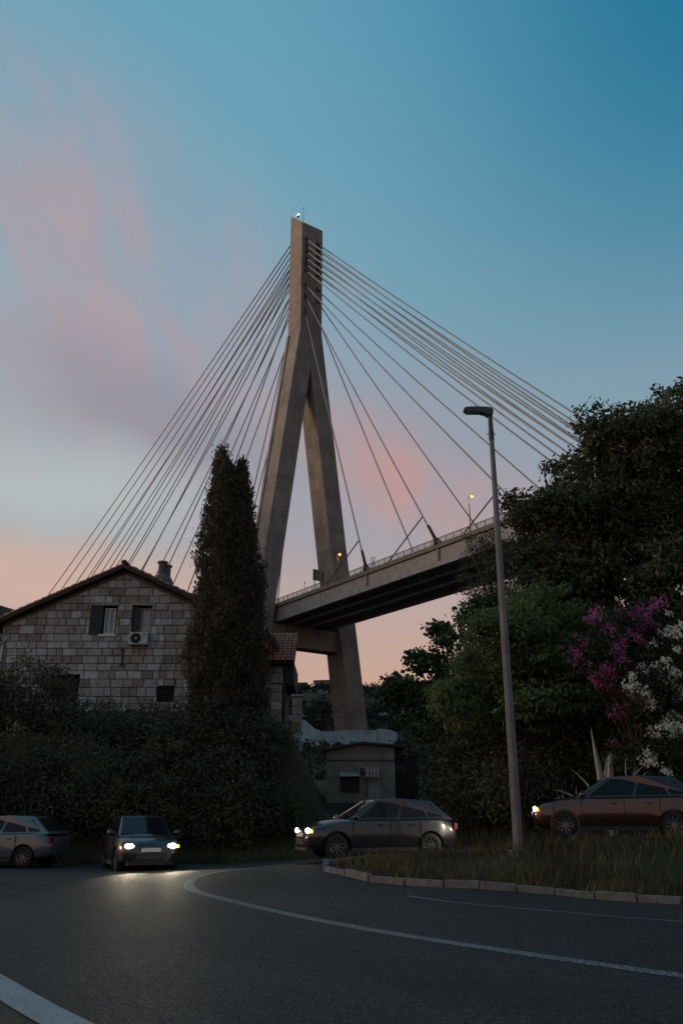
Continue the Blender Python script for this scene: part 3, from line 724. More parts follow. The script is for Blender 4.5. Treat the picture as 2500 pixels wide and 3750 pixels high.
# side wing with tiled slope and dark verge
wing = empty('tiled_house_wing', (-4.4, 46, 5.2), 'lower stone building with red barrel tile roof right of the cypress', 'house')
wg = MB(); wg.box(-6.4, -2.98, 44.5, 49, 3.6, 9.27); ww = wg.build('wall', M['mortar'], wing)
lay_stones(ww, -4.1, -3.0, 5.6, 8.85, 44.5, [], False, 11, .34, .5)
m = MB(); m.box(-2.97, -2.47, 44.3, 48.6, 7.95, 9.14); m.build('eave_shade_box', M['soffit'], wing)  # dark box put in for the shadow under the eave's right end
sl = MB(); sl.hexa([(-6.6, 43.95, 8.96), (-2.42, 43.95, 8.96), (-2.42, 47.4, 11.1), (-6.6, 47.4, 11.1)], [(-6.6, 43.95, 9.08), (-2.42, 43.95, 9.08), (-2.42, 47.4, 11.22), (-6.6, 47.4, 11.22)])
wr = sl.build('roof', M['soffit'], wing)
t2 = barrel(.13, .105, .46).mesh('barrel_tile'); t2.materials.append(M['tile']); t2.shade_smooth()
an = math.atan2(2.14, 3.45)
for c_ in range(9):
    for r_ in range(10):
        f = r_ / 10; o = bpy.data.objects.new('barrel_tile', t2)
        finish(o, wr, (-2.56 - c_ * .235, 43.86 + f * 3.45, 9.05 + f * 2.14)); o.rotation_euler = Euler((random.uniform(-.04, .04), -an + .06, math.pi / 2 + random.uniform(-.03, .03)))
vg = MB(); vg.hexa([(-5.3, 43.2, 12.1), (-3.35, 43.2, 9.75), (-3.35, 47, 9.75), (-5.3, 47, 12.1)], [(-5.3, 43.2, 12.35), (-3.3, 43.2, 10.0), (-3.3, 47, 10.0), (-5.3, 47, 12.35)]); vg.build('verge_board', M['soffit'], wing)
m = MB(); m.tube([(-3.98, 43.1, 10.75), (-3.95, 43.1, 10.3), (-4.25, 43.1, 10.1)], .07, 8); m.build('gutter_outlet', M['white_paint'], wing, True)
m = MB(); m.tube([(-2.93, 44.3, 8.7), (-2.93, 44.3, 5.2)], .045, 8); m.build('downpipe', M['dark_metal'], wing)
for i, x in enumerate((-3.15, -2.15)):
    g = empty('gate_pillar', (x, 42.0, H(x, 42)), ('stone gate pillar nearer the cypress, overgrown by bushes', 'stone gate pillar at the right end of the hedge')[i], 'pillar')
    z0 = H(x, 42) - .3
    for k in range(6):
        m = MB(); e = random.uniform(-.02, .02); m.box(x - .24 + e, x + .24 + e, 41.76, 42.24, z0 + k * .42, z0 + k * .42 + .40); m.build('stone', M['stone'], g, bevel=.02)
    m = MB(); m.box(x - .3, x + .3, 41.7, 42.3, z0 + 2.53, z0 + 2.65); m.build('cap', M['stone'], g, bevel=.02)

# ------------------------------------------------------------------ rendered hut below the pylon
hut = empty('rendered_hut', (1.1, 54, 2.3), 'plain rendered hut with shallow gable roof at the foot of the pylon', 'hut')
m = MB(); poly = [(-.87, 52, 1.4), (3.13, 52, 1.4), (3.13, 52, 5.42), (1.2, 52, 5.6), (-.87, 52, 5.2)]
m.prism(poly, (0, 0, 0), (0, 5.5, 0)); hw = m.build('wall', M['plaster'], hut)
m = MB(); m.hexa([(-1.15, 51.7, 5.16), (1.2, 51.7, 5.62), (1.2, 57.8, 5.62), (-1.15, 57.8, 5.16)], [(-1.15, 51.7, 5.28), (1.2, 51.7, 5.74), (1.2, 57.8, 5.74), (-1.15, 57.8, 5.28)])
m.hexa([(1.2, 51.7, 5.62), (3.75, 51.7, 5.40), (3.75, 57.8, 5.40), (1.2, 57.8, 5.62)], [(1.2, 51.7, 5.74), (3.75, 51.7, 5.52), (3.75, 57.8, 5.52), (1.2, 57.8, 5.74)]); m.build('roof', M['roofing'], hut)
m = MB(); m.box(-.88, 3.14, 51.95, 51.998, 4.66, 4.72); m.build('string_course', M['roofing'], hut)
m = MB(); m.box(3.14, 4.6, 52.6, 56.5, 1.4, 5.0); m.build('lean_to', M['dark'], hut)
m = MB(); m.box(3.25, 3.75, 52.55, 52.59, 4.05, 4.5); m.build('window', M['hillglass'], hut)
m = MB(); m.box(1.55, 2.25, 51.93, 51.99, 1.6, 3.7); dr = m.build('door', M['curtain'], hut)
for i in range(9):     # striped door awning
    x = 1.35 + i * .1; m = MB()
    pr = [(51.98, 4.28), (51.55, 4.22), (51.25, 4.0), (51.12, 3.7)]
    for (ya, za), (yb, zb) in zip(pr, pr[1:]): m.hexa([(x, ya, za), (x + .1, ya, za), (x + .1, yb, zb), (x, yb, zb)], [(x, ya, za + .02), (x + .1, ya, za + .02), (x + .1, yb, zb + .02), (x, yb, zb + .02)])
    if i == 0: aw_red = simple('awning_red', (.30, .085, .06), .8, 0, .15, 5); aw_white = simple('awning_cream', (.42, .36, .31), .8, 0, .1, 5)
    m.build('awning_stripe', aw_red if i % 2 == 0 else aw_white, dr)
wn = MB(); wn.box(-.05, 1.05, 51.94, 51.99, 2.9, 3.75); wn = wn.build('window', M['hillglass'], hut)
for i in range(13):
    m = MB(); x = -.1 + i * .09; m.hexa([(x, 51.98, 3.98), (x + .08, 51.98, 3.98), (x + .08, 51.5, 3.76), (x, 51.5, 3.76)], [(x, 51.98, 4.0), (x + .08, 51.98, 4.0), (x + .08, 51.5, 3.78), (x, 51.5, 3.78)]); m.build('awning_slat', M['ac'], wn)
ac_unit(1.02, 4.0, 51.96, .5, 'tiny white air conditioner beside the striped awning on the hut')

# ------------------------------------------------------------------ hillside behind
rw = empty('retaining_wall', (-2, 150, 9), 'pale blue grey sprayed concrete wall on the hillside behind the hut', 'wall')
def hwall(name, pts, y, parent):
    m = MB(); m.prism([(x, y, z) for x, z in pts], (0, 0, 0), (0, 1.2, 0)); return m.build(name, M['wall_pale'], parent)
hwall('wall_panel', [(-7.6, 8), (6, 8), (6, 15.9), (.5, 15.9), (-3.2, 15.7), (-4.6, 16.2), (-6.2, 17.6), (-8.2, 18.0), (-8.2, 17.2), (-7.0, 16.4), (-7.6, 13)], 149, rw)
hwall('wall_panel', [(6.05, 8), (9, 8), (9.5, 15.5), (8.4, 16.0), (6.05, 16.2)], 149.3, rw)
for i, (x, y, wd, hh, lab) in enumerate(((-19.5, 398, 7.2, 5.2, 'small far house on the hill crest, left of the pair'), (-9.0, 400, 7.6, 5.6, 'small far house on the hill crest, right of the pair'))):
    z = H(x, y); root = empty('hillside_house', (x, y, z), lab, 'house', 'houses on the hill crest')
    m = MB(); m.box(x - wd / 2, x + wd / 2, y, y + 7, z - 3, z + hh); m.build('wall', M['hillwall'], root)
    m = MB(); m.hexa([(x - wd / 2 - .4, y - .5, z + hh), (x + wd / 2 + .4, y - .5, z + hh), (x + wd / 2 + .4, y + 7.5, z + hh), (x - wd / 2 - .4, y + 7.5, z + hh)], [(x - wd / 2, y, z + hh + .5), (x + wd / 2, y, z + hh + .7), (x + wd / 2, y + 7, z + hh + .7), (x - wd / 2, y + 7, z + hh + .5)]); m.build('roof', M['roofing'], root)
    for xx in (-2.2, .2, 2.2):
        m = MB(); m.box(x + xx - .6, x + xx + .6, y - .06, y - .01, z + hh - 2.4, z + hh - 1); m.build('window', M['hillglass'], root)

# ------------------------------------------------------------------ foliage
def rand_unit(n):
    v = RNG.normal(size=(n, 3)); return v / np.linalg.norm(v, axis=1, keepdims=True)
def leaf_quads(C, size, aspect=2.2, droop=.3, outward=None, spread=1.0):
    n = len(C); ax = rand_unit(n) * spread
    if outward is not None: ax = ax + outward
    ax[:, 2] -= droop; ax /= np.linalg.norm(ax, axis=1, keepdims=True)
    sd = np.cross(ax, rand_unit(n)); sd /= np.linalg.norm(sd, axis=1, keepdims=True) + 1e-9
    L = (size * RNG.uniform(.65, 1.35, n))[:, None]; Wd = L / aspect; nr = np.cross(ax, sd)
    return np.stack([C - ax * L * .5, C + sd * Wd * .5 + nr * L * .07, C + ax * L * .5 - nr * L * .05, C - sd * Wd * .5 + nr * L * .07], 1)
def blob_clumps(blobs, per_m2, shell=(.62, 1.03)):
    out, nrm = [], []
    for (x, y, z, rx, ry, rz) in blobs:
        area = 4 * math.pi * ((rx * ry) ** 1.6 / 3 + (rx * rz) ** 1.6 / 3 + (ry * rz) ** 1.6 / 3) ** (1 / 1.6)
        n = max(6, int(area * per_m2)); u = rand_unit(n)
        r = RNG.uniform(shell[0], shell[1], n) ** .8
        r = r * (1 + .13 * np.sin(u[:, 0] * 5 + x) * np.sin(u[:, 2] * 6 + z) + .08 * np.sin(u[:, 1] * 9 + 2 * x))
        out.append(np.array([x, y, z]) + u * r[:, None] * np.array([rx, ry, rz])); nrm.append(u)
    return np.concatenate(out), np.concatenate(nrm)
def lumpy(blobs, k=9, seed=5):
    g = np.random.default_rng(seed); out = []
    for (x, y, z, rx, ry, rz) in blobs:
        out.append((x, y, z, rx * .80, ry * .80, rz * .80))
        u = g.normal(size=(k, 3)); u[:, 1] -= .5; u /= np.linalg.norm(u, axis=1, keepdims=True)
        for q in u:
            f = g.uniform(.62, .95); r = g.uniform(.24, .42); out.append((x + q[0] * rx * f, y + q[1] * ry * f, z + q[2] * rz * f, rx * r * 1.15, ry * r * 1.1, rz * r * .8))
    return out
def crown(blobs, per_m2, leaves, clump_r, size, aspect=2.2, droop=.3, flat=.7, zmin=None, spread=1.0):
    C, N = blob_clumps(blobs, per_m2)
    k = leaves; P = np.repeat(C, k, 0) + RNG.normal(size=(len(C) * k, 3)) * clump_r * np.array([1, 1, flat])
    if zmin is not None: ok = P[:, 2] > zmin; P = P[ok]; N2 = np.repeat(N, k, 0)[ok]
    else: N2 = np.repeat(N, k, 0)
    return leaf_quads(P, size, aspect, droop, N2 * .7, spread), C
def limbs(base, targets, r0):
    m = MB(); b = Vector(base); top = Vector(np.mean(np.array(targets), 0)); fork = b.lerp(Vector((b.x * .6 + top.x * .4, b.y * .6 + top.y * .4, b.z + (top.z - b.z) * .45)), 1)
    m.tube([b - Vector((0, 0, .4)), b.lerp(fork, .3) + Vector((.06, 0, 0)), b.lerp(fork, .7) - Vector((.08, .03, 0)), fork], [r0 * 1.25, r0, r0 * .85, r0 * .7], 9)
    for t in targets:
        t = Vector(t); mid = fork.lerp(t, .5) + Vector((random.uniform(-.2, .2), random.uniform(-.2, .2), .25))
        m.tube([fork - Vector((0, 0, .1)), fork.lerp(mid, .5), mid, mid.lerp(t, .6), t], [r0 * .6, r0 * .5, r0 * .33, r0 * .2, r0 * .06], 6)
    return m
def tree(name, label, cat, base, blobs, mat, per_m2, leaves, clump_r, size, r0=.18, group=None, crown_name='crown', twig=0, lump=0, **kw):
    base = (base[0], base[1], H(base[0], base[1])); root = empty(name, base, label, cat, group)
    V, C = crown(lumpy(blobs, lump, len(blobs)) if lump else blobs, per_m2, leaves, clump_r, size, **kw)
    quad_mesh(crown_name, V, mat, root, base)
    pick = C[RNG.choice(len(C), min(twig, len(C)), False)].tolist() if twig else []
    limbs(base, [b[:3] for b in blobs] + pick, r0).build('trunk', M['bark'], root, True)
    return root

# cypress: columns of tight upward sprays
def cypress():
    bx, by = -4.62, 34.2; bz = H(bx, by); root = empty('cypress_tree', (bx, by, bz), 'tall dark columnar cypress with twin tip in front of the stone house', 'tree')
    prof_z = np.array([4.0, 5.5, 7, 8.5, 10, 11.3, 12.8, 13.8, 14.8, 15.6, 16.2, 16.9]); prof_r = np.array([1.2, 1.38, 1.45, 1.42, 1.33, 1.22, 1.06, .90, .64, .43, .28, .06])
    n = 5200; z = RNG.uniform(4.2, 16.8, n); keep = RNG.uniform(0, 1, n) < np.interp(z, prof_z, prof_r) / 1.45; z = z[keep]; n = len(z)
    th = RNG.uniform(0, 2 * math.pi, n); r = np.interp(z, prof_z, prof_r) * (.70 + .30 * RNG.uniform(0, 1, n) ** .6) * (1 + .11 * np.sin(3 * th + z * 1.3) + .09 * np.sin(7 * th - z * 2.1) + .10 * np.sin(11 * th + z * 5.3)) * np.where(RNG.uniform(0, 1, n) < .04, 1.09, 1)
    lean = np.interp(z, [4, 9, 13, 16.9], [0, .02, -.12, -.66])
    C = np.stack([bx + lean + r * np.cos(th), by + r * np.sin(th), z], 1)
    # second, lower tip
    m = 420; z2 = RNG.uniform(12.6, 16.1, m); r2 = np.interp(z2, [12.6, 14, 15.2, 16.1], [.75, .6, .38, .05]) * RNG.uniform(.5, 1, m); t2_ = RNG.uniform(0, 6.28, m)
    C = np.concatenate([C, np.stack([bx + .27 + r2 * np.cos(t2_), by + .1 + r2 * np.sin(t2_), z2], 1)])
    k = 15; P = np.repeat(C, k, 0) + RNG.normal(size=(len(C) * k, 3)) * np.array([.085, .085, .17])
    out = P - np.array([bx, by, 0]); out[:, 2] = 0; out /= np.linalg.norm(out, axis=1, keepdims=True) + 1e-6
    V = leaf_quads(P, .15, 2.6, -1.3, out * .45, .55)
    quad_mesh('crown', V, M['cypress'], root, (bx, by, bz))
    core = MB(); core.tube([(bx + np.interp(q, [4, 9, 13, 16.9], [0, .02, -.12, -.66]), by, q) for q in (4.6, 6, 9, 11, 13, 15, 16)], [.9, 1.05, 1.0, .85, .65, .3, .08], 12); core.build('crown_shade_core', M['dark'], root, True)  # solid near-black core added to imitate shade deep inside the crown
    t = MB(); t.tube([(bx, by, bz - .4), (bx, by, bz + 1.5), (bx, by, bz + 4)], [.26, .2, .16], 10); t.build('trunk', M['bark'], root, True)
cypress()

tree('evergreen_tree', 'huge dense dark evergreen tree filling the right edge of the view', 'tree', (12, 33),
     [(13.2, 33, 14.2, 4.0, 3.4, 4.3), (16.0, 34, 16.0, 4.2, 3.8, 4.6), (10.8, 32.5, 13.5, 2.8, 2.5, 3.5), (8.5, 32, 11.4, 2.5, 2.2, 2.9), (11.8, 31.3, 9.5, 3.9, 2.6, 3.9), (15.5, 31.5, 9.5, 3.9, 2.8, 4.2), (8.2, 31, 8.0, 2.6, 2.0, 3.0), (18.5, 33.5, 12, 3, 3, 5), (12.2, 32.6, 7.2, 3.2, 2.0, 3.0)],
     M['laurel'], 3.3, 24, .20, .235, .35, twig=40, lump=8, aspect=2.4, droop=.5)
tree('grey_leaved_tree', 'grey green soft leaved tree in front of the bridge deck end', 'tree', (8.2, 42),
     [(7.4, 42, 12.9, 1.6, 1.5, 2.3), (8.9, 42.5, 13.2, 1.9, 1.7, 2.6), (7.6, 42, 10.2, 2.0, 1.8, 2.2), (10.5, 43, 11.5, 2.2, 2, 3.4)], M['greytree'], 4, 24, .18, .15, .22, twig=20, lump=7, aspect=3.0, droop=.9)
tree('feathery_tree', 'lighter green feathery leaved tree behind the street lamp', 'tree', (6.2, 28.4),
     [(6.6, 28.3, 7.6, 1.9, 1.4, 1.9), (5.0, 28.2, 6.3, 1.6, 1.3, 1.7), (8.2, 28.6, 6.6, 1.7, 1.4, 2.4), (6.3, 27.9, 5.2, 2.3, 1.4, 1.7), (4.3, 28.4, 5.0, 1.2, 1.1, 1.5)], M['feather'], 5.0, 24, .19, .17, .14, twig=24, lump=9, aspect=2.8, droop=.55, flat=.35)
tree('broad_leaved_tree', 'dark broad leaved tree with loose leafy sprays against the sky below the deck', 'tree', (4.4, 33.2),
     [(4.6, 33.2, 7.4, 1.35, 1.2, 1.5), (3.4, 33.2, 6.6, 1.0, 1.0, 1.3), (2.3, 33.1, 6.2, .75, .7, .75), (1.75, 33.0, 5.75, .55, .5, .55), (3.5, 33.2, 4.9, 1.25, 1.1, 1.3), (4.6, 33.3, 5.2, 1.6, 1.2, 1.7), (3.9, 33.1, 8.15, .55, .5, .6), (5.3, 33.3, 8.9, .9, .9, .9), (2.9, 33.1, 7.15, .5, .5, .5)], M['broad'], 4.5, 14, .14, .21, .12, twig=60, lump=4, aspect=1.8, droop=.45)
bl = [('leafy shrub under the broad leaved tree beside the hut', 4.0, 31.5, 3.2, 1.2, 1.1, 1.6, 'hedge'), ('dark shrub left of the lamp post base', 4.6, 30.0, 3.2, 1.5, 1.2, 1.7, 'hedge'), ('dark round shrub directly behind the lamp post base', 6.4, 29.0, 3.3, 1.5, 1.1, 1.5, 'hedge'),
      ('dark shrub behind the agave leaves', 8.1, 29.0, 3.7, 1.6, 1.2, 1.9, 'laurel'), ('dark shrub between agave and white oleander', 9.9, 29.5, 4.6, 1.8, 1.2, 2.4, 'laurel'), ('low dark shrub at the right edge behind the white oleander', 12.2, 29, 4.6, 2.2, 1.4, 3.0, 'laurel'), ('dark shrub in shade under the feathery tree', 7.4, 29.8, 5.4, 1.5, 1, 1.8, 'laurel')]
bl += [('low shrub at the roadside below the broad leaved tree', 4.2, 28.4, 2.2, 1.2, .8, 1.0, 'hedge'), ('low shrub at the roadside right behind the lamp post', 5.4, 27.3, 2.3, 1.2, .8, 1.0, 'hedge'),
       ('low shrub between the small agave and the white oleander', 9.2, 26.6, 2.9, 1.0, .7, .9, 'hedge')]
def bush(label, x, y, z, rx, ry, rz, mt, name='shrub', size=.14, dens=6.5, group=None):
    g = H(x, y); root = empty(name, (x, y, g), label, 'shrub', group)
    V, C = crown([(x, y, z, rx, ry, rz), (x - rx * .45, y - ry * .2, z - rz * .25, rx * .65, ry * .8, rz * .75), (x + rx * .5, y - ry * .15, z - rz * .2, rx * .6, ry * .8, rz * .7)], dens, 22, .19, size, zmin=g - .1, aspect=2.2, droop=.3)
    quad_mesh('foliage', V, M[mt], root, (x, y, g))
    m = MB()
    for i in range(5):
        t = 6.283 * i / 5; m.tube([(x, y, g - .2), (x + .25 * rx * math.cos(t), y + .25 * ry * math.sin(t), g + (z - g) * .5), (x + .6 * rx * math.cos(t), y + .6 * ry * math.sin(t), z + rz * .3)], [.06, .045, .015], 6)
    m.build('stem', M['bark'], root, True)
    return root
for b in bl: bush(*b, group='shrubs along the right bank')
LB = [('dark hedge shrub at far left edge below the stone house', -15.6, 35.0, 5.6, 2.3, 1.5, 1.8), ('dark leafy shrub covering the lower left opening of the house', -12.5, 35.2, 5.9, 1.8, 1.4, 1.7), ('dark shrub below the iron wall anchor', -9.9, 34.8, 4.6, 1.6, 1.3, 1.25),
      ('dark shrub below the louvred vent left of the cypress', -7.7, 34.4, 4.5, 1.5, 1.2, 1.15), ('shrub at the foot of the cypress trunk', -5.4, 32.9, 4.4, 1.7, 1.2, 1.35), ('dense shrub right of the cypress foot', -3.75, 33.2, 4.0, 1.5, 1.2, 1.4), ('shrub hiding the gate pillar at right end of hedge', -2.75, 34.6, 3.9, .95, 1.0, 1.4), ('small shrub on the slope left of the hut', -1.9, 35.5, 2.0, .8, .8, 1.0)]
for q in LB: bush(*q, 'hedge', name='hedge_shrub', group='shrubs on the bank below the house')
LOW = [('low dark shrub at road edge, leftmost', -15.2, 32.0, 2.6, 2.3, 1.2, 2.1), ('low dark shrub at road edge below the left house corner', -12.0, 32.0, 2.7, 2.0, 1.2, 2.0), ('low dark shrub at road edge below the house windows', -9.2, 31.8, 2.4, 1.9, 1.1, 1.8), ('low dark shrub at road edge left of the cypress', -6.6, 31.6, 2.2, 1.8, 1.1, 1.7), ('low dark shrub at road edge under the cypress', -4.1, 31.4, 2.0, 1.7, 1.1, 1.6), ('low dark shrub at road edge near the gate pillars', -2.6, 32.2, 1.5, 1.1, 1.0, 1.2)]
for q in LOW: bush(*q, 'hedge', name='bank_shrub', group='low shrubs at the road edge')

def oleander(label, base, blobs, mat, n, off):
    root = tree('oleander_bush', label, 'shrub', base, blobs, M['oleander'], 7, 20, .2, .17, .07, 'flowering oleanders', 'foliage', 14, aspect=5, droop=-.2)
    bz = H(*base); C, N = blob_clumps(blobs, 40, (.90, 1.06)); ok = N[:, 1] < .1; C = C[ok]; N = N[ok]
    wgt = np.clip(.15 + np.sin(C[:, 0] * 4.1 + 1) * np.sin(C[:, 2] * 3.7) + .5 * np.sin(C[:, 2] * 7 + C[:, 0] * 5), .03, None) * np.where(C[:, 2] < 4.2 - off * 2, .12, 1); pick = RNG.choice(len(C), min(n, len(C)), False, wgt / wgt.sum()); me_list = []
    for v in range(5):       # one flower head: two dozen five-petalled florets
        vs, fs = [(0, 0, 0)], []
        for q in range(22):
            c = RNG.normal(size=3) * np.array([.105, .105, .09]); ax = rand_unit(1)[0] * .6 + np.array([0, -.7, .4]); ax /= np.linalg.norm(ax); u = np.cross(ax, [.3, .2, .9]); u /= np.linalg.norm(u); sv_ = np.cross(ax, u); rr = RNG.uniform(.036, .05)
            k0 = len(vs); vs.append(tuple(c)); vs.append(tuple(c * .9 + u * .004)); fs.append((0, k0, k0 + 1))
            for p in range(5):
                t = 6.283 * p / 5; dr = u * math.cos(t) + sv_ * math.sin(t); pr = -u * math.sin(t) + sv_ * math.cos(t); k1 = len(vs)
                vs += [tuple(c + dr * rr * .6 + pr * rr * .42 + ax * .012), tuple(c + dr * rr * 1.1 + ax * .02), tuple(c + dr * rr * .6 - pr * rr * .42 + ax * .012)]; fs.append((k0, k1, k1 + 1, k1 + 2))
        me = bpy.data.meshes.new('flower_head'); me.from_pydata(vs, [], fs); me.materials.append(mat); me_list.append(me)
    meshes = me_list
    for i, p in enumerate(pick):
        o = bpy.data.objects.new('flower_head', meshes[i % 5]); finish(o, root, C[p] + N[p] * .06); s = RNG.uniform(.45, 1.05); o.scale = (s, s, s * RNG.uniform(.8, 1.3)); o.rotation_euler = (RNG.uniform(-.4, .4), 0, RNG.uniform(-.8, .8))
    return root
oleander('tall oleander covered in magenta pink flower clusters', (8.7, 26.2), [(8.5, 26.0, 6.3, 1.1, .8, 1.2), (9.35, 26.2, 7.1, .8, .7, .9), (8.6, 25.9, 5.0, .75, .6, 1.0), (7.75, 26.0, 6.1, .6, .55, .8), (8.7, 26.2, 3.6, .8, .6, 1.3)], M['petal_pink'], 120, 0)
oleander('oleander with white flower clusters at the right edge, in front of the pink one', (9.9, 25.4), [(9.7, 25.2, 5.2, 1.1, .8, 1.4), (8.95, 25.1, 4.5, .8, .7, 1.0), (10.5, 25.4, 6.4, .9, .8, 1.3), (9.4, 25.0, 3.2, .9, .7, 1.0), (10.6, 25.2, 4.3, .9, .7, 1.7)], M['petal_white'], 190, 1)

def agave(label, x, y, n, s, seed):
    rr = random.Random(seed); g = H(x, y); root = empty('agave_plant', (x, y, g), label, 'agave', 'agaves on the right bank')
    for i in range(n):
        az = 6.283 * i / n + rr.uniform(-.25, .25); L = s * rr.uniform(.8, 1.25); el = rr.uniform(.95, 1.38); curl = rr.uniform(-1.0, .9); m = MB(); k = 9; P = []
        p = Vector((x, y, g)); dirh = Vector((math.cos(az), math.sin(az) * .8, 0)); sidev = Vector((-math.sin(az), math.cos(az), 0))
        for j in range(k):
            t = j / (k - 1); e = el + curl * (t ** 1.5) * (1 if i % 3 else -1.4); P.append((p.copy(), e)); p = p + (dirh * math.cos(e) + Vector((0, 0, 1)) * math.sin(e)) * L / (k - 1)
        for j, (q, e) in enumerate(P):
            t = j / (k - 1); wd = s * .048 * (1.15 - .35 * t if t < .5 else (1 - t) * 1.95 + .01); up = -dirh * math.sin(e) + Vector((0, 0, 1)) * math.cos(e)
            m.v += [tuple(q + sidev * wd + up * wd * .45), tuple(q), tuple(q - sidev * wd + up * wd * .45), tuple(q - up * wd * .35)]
        for j in range(k - 1):
            for c in range(4): a, b = 4 * j + c, 4 * j + (c + 1) % 4; m.f.append((a, b, b + 4, a + 4))
        m.build('leaf', M['agave'], root, True)
    return root
agave('large agave with long curling grey leaves beside the white oleander', 7.6, 25.4, 12, 2.5, 5)
agave('small low agave left of the large curling one', 6.5, 25.3, 9, 1.35, 8)
st = empty('dead_flower_stalk', (8.25, 25.4, H(8.25, 25.4)), 'thin bare dry stalk rising behind the agave', 'plant')
m = MB(); z = H(8.25, 25.4); m.tube([(8.3, 25.4, z), (8.22, 25.4, z + 1.0), (8.12, 25.4, z + 1.7), (8.16, 25.4, z + 2.05)], [.035, .028, .02, .01], 6); m.tube([(8.14, 25.4, z + 1.75), (8.4, 25.4, z + 1.8)], [.012, .006], 5); m.build('stalk', M['agave'], st, True)

# scrub over the hillside, grass on the verge
def scrub():
    n = 6000; x = RNG.uniform(-80, 70, n); y = 60 + 365 * RNG.uniform(0, 1, n) ** .8
    x = x * (y / 300) ; ok = (np.sin(x * .21 + 1) + np.sin(y * .09) + RNG.normal(0, .6, n)) > -.75; ok &= ~((y > 138) & (y < 156)); x, y = x[ok], y[ok]
    z = height(x, y); s = RNG.uniform(.5, 1.5, len(x)) * np.interp(y, [60, 420], [.6, 2.0]); C = np.stack([x, y, z + s * .35], 1)
    k = 26; P = np.repeat(C, k, 0) + rand_unit(len(C) * k) * np.repeat(s, k)[:, None] * np.array([1, 1, .65]) * RNG.uniform(.3, 1, (len(C) * k, 1))
    o = quad_mesh('scrub', leaf_quads(P, np.repeat(s, k) * .5, 1.5, .1), M['scrub']); stuff(o); tag(o, 'dark low maquis scrub covering the far hillside', 'scrub')
scrub()
for i, (x, y, h, lab) in enumerate(((-2.5, 402, 5.0, 'lone far tree on the hill crest left of the pylon leg'), (22, 430, 4.5, 'tiny round tree on the ridge right of the pylon leg'))):
    z = H(x, y); tree('hilltop_tree', lab, 'tree', (x, y), [(x, y, z + h * .75, h * .5, h * .4, h * .38), (x + h * .25, y, z + h * .55, h * .35, h * .3, h * .25)], M['scrub'], 3, 14, .35, .7, .2, 'trees on the hill crest')
def grass():
    n = 90000; x = RNG.uniform(-.6, 22, n); y = RNG.uniform(11, 24, n)
    vpoly = KERB[:-1] + [(24, 13), (24, 6), (14, 10.6)]
    ok = np.array([inside(vpoly, a, b) and inside(vpoly, a, b - .12) and inside(vpoly, a - .1, b) for a, b in zip(x, y)]); x, y = x[ok], y[ok]
    dens = np.sin(x * 1.7) + np.sin(y * 2.3 + x) + RNG.normal(0, .8, len(x)) > -.5; x, y = x[dens], y[dens]; n = len(x)
    L = RNG.uniform(.10, .34, n)[:, None]; C = np.stack([x, y, height(x, y) + .0], 1)
    C[:, 2] -= .06
    az = RNG.uniform(0, 6.28, n); lean = rand_unit(n) * .45; tip = C + (np.array([0, 0, 1.0]) + lean) * L; tip[:, 2] = np.maximum(tip[:, 2], C[:, 2] + .06)
    sd = np.stack([np.cos(az), np.sin(az), np.zeros(n)], 1) * .008; mid = (C + tip) / 2 + lean * L * -.15
    V = np.stack([C - sd, C + sd, mid + sd * .9, tip], 1)
    o = quad_mesh('grass', V, M['grass']); stuff(o); tag(o, 'dry yellowish grass growing on the verge behind the kerb', 'grass')
    # bank grass on the far side of the upper road and below the hedge
    n = 16000; x = RNG.uniform(-16, 16, n); y = np.interp(x, [p[0] for p in FARSIDE[::-1]], [p[1] for p in FARSIDE[::-1]]) + .15 + RNG.uniform(0, 1, n) ** 1.5 * 3; n = len(x)
    L = RNG.uniform(.12, .5, n)[:, None]; C = np.stack([x, y, height(x, y) - .05], 1); lean = rand_unit(n) * .4; tip = C + (np.array([0, 0, 1.0]) + lean) * L; az = RNG.uniform(0, 6.28, n); sd = np.stack([np.cos(az), np.sin(az), np.zeros(n)], 1) * .014
    o = quad_mesh('bank_grass', np.stack([C - sd, C + sd, (C + tip) / 2 + sd * .8, tip], 1), M['grass']); stuff(o); tag(o, 'rough dark grass along the far edge of the road', 'grass')
grass()

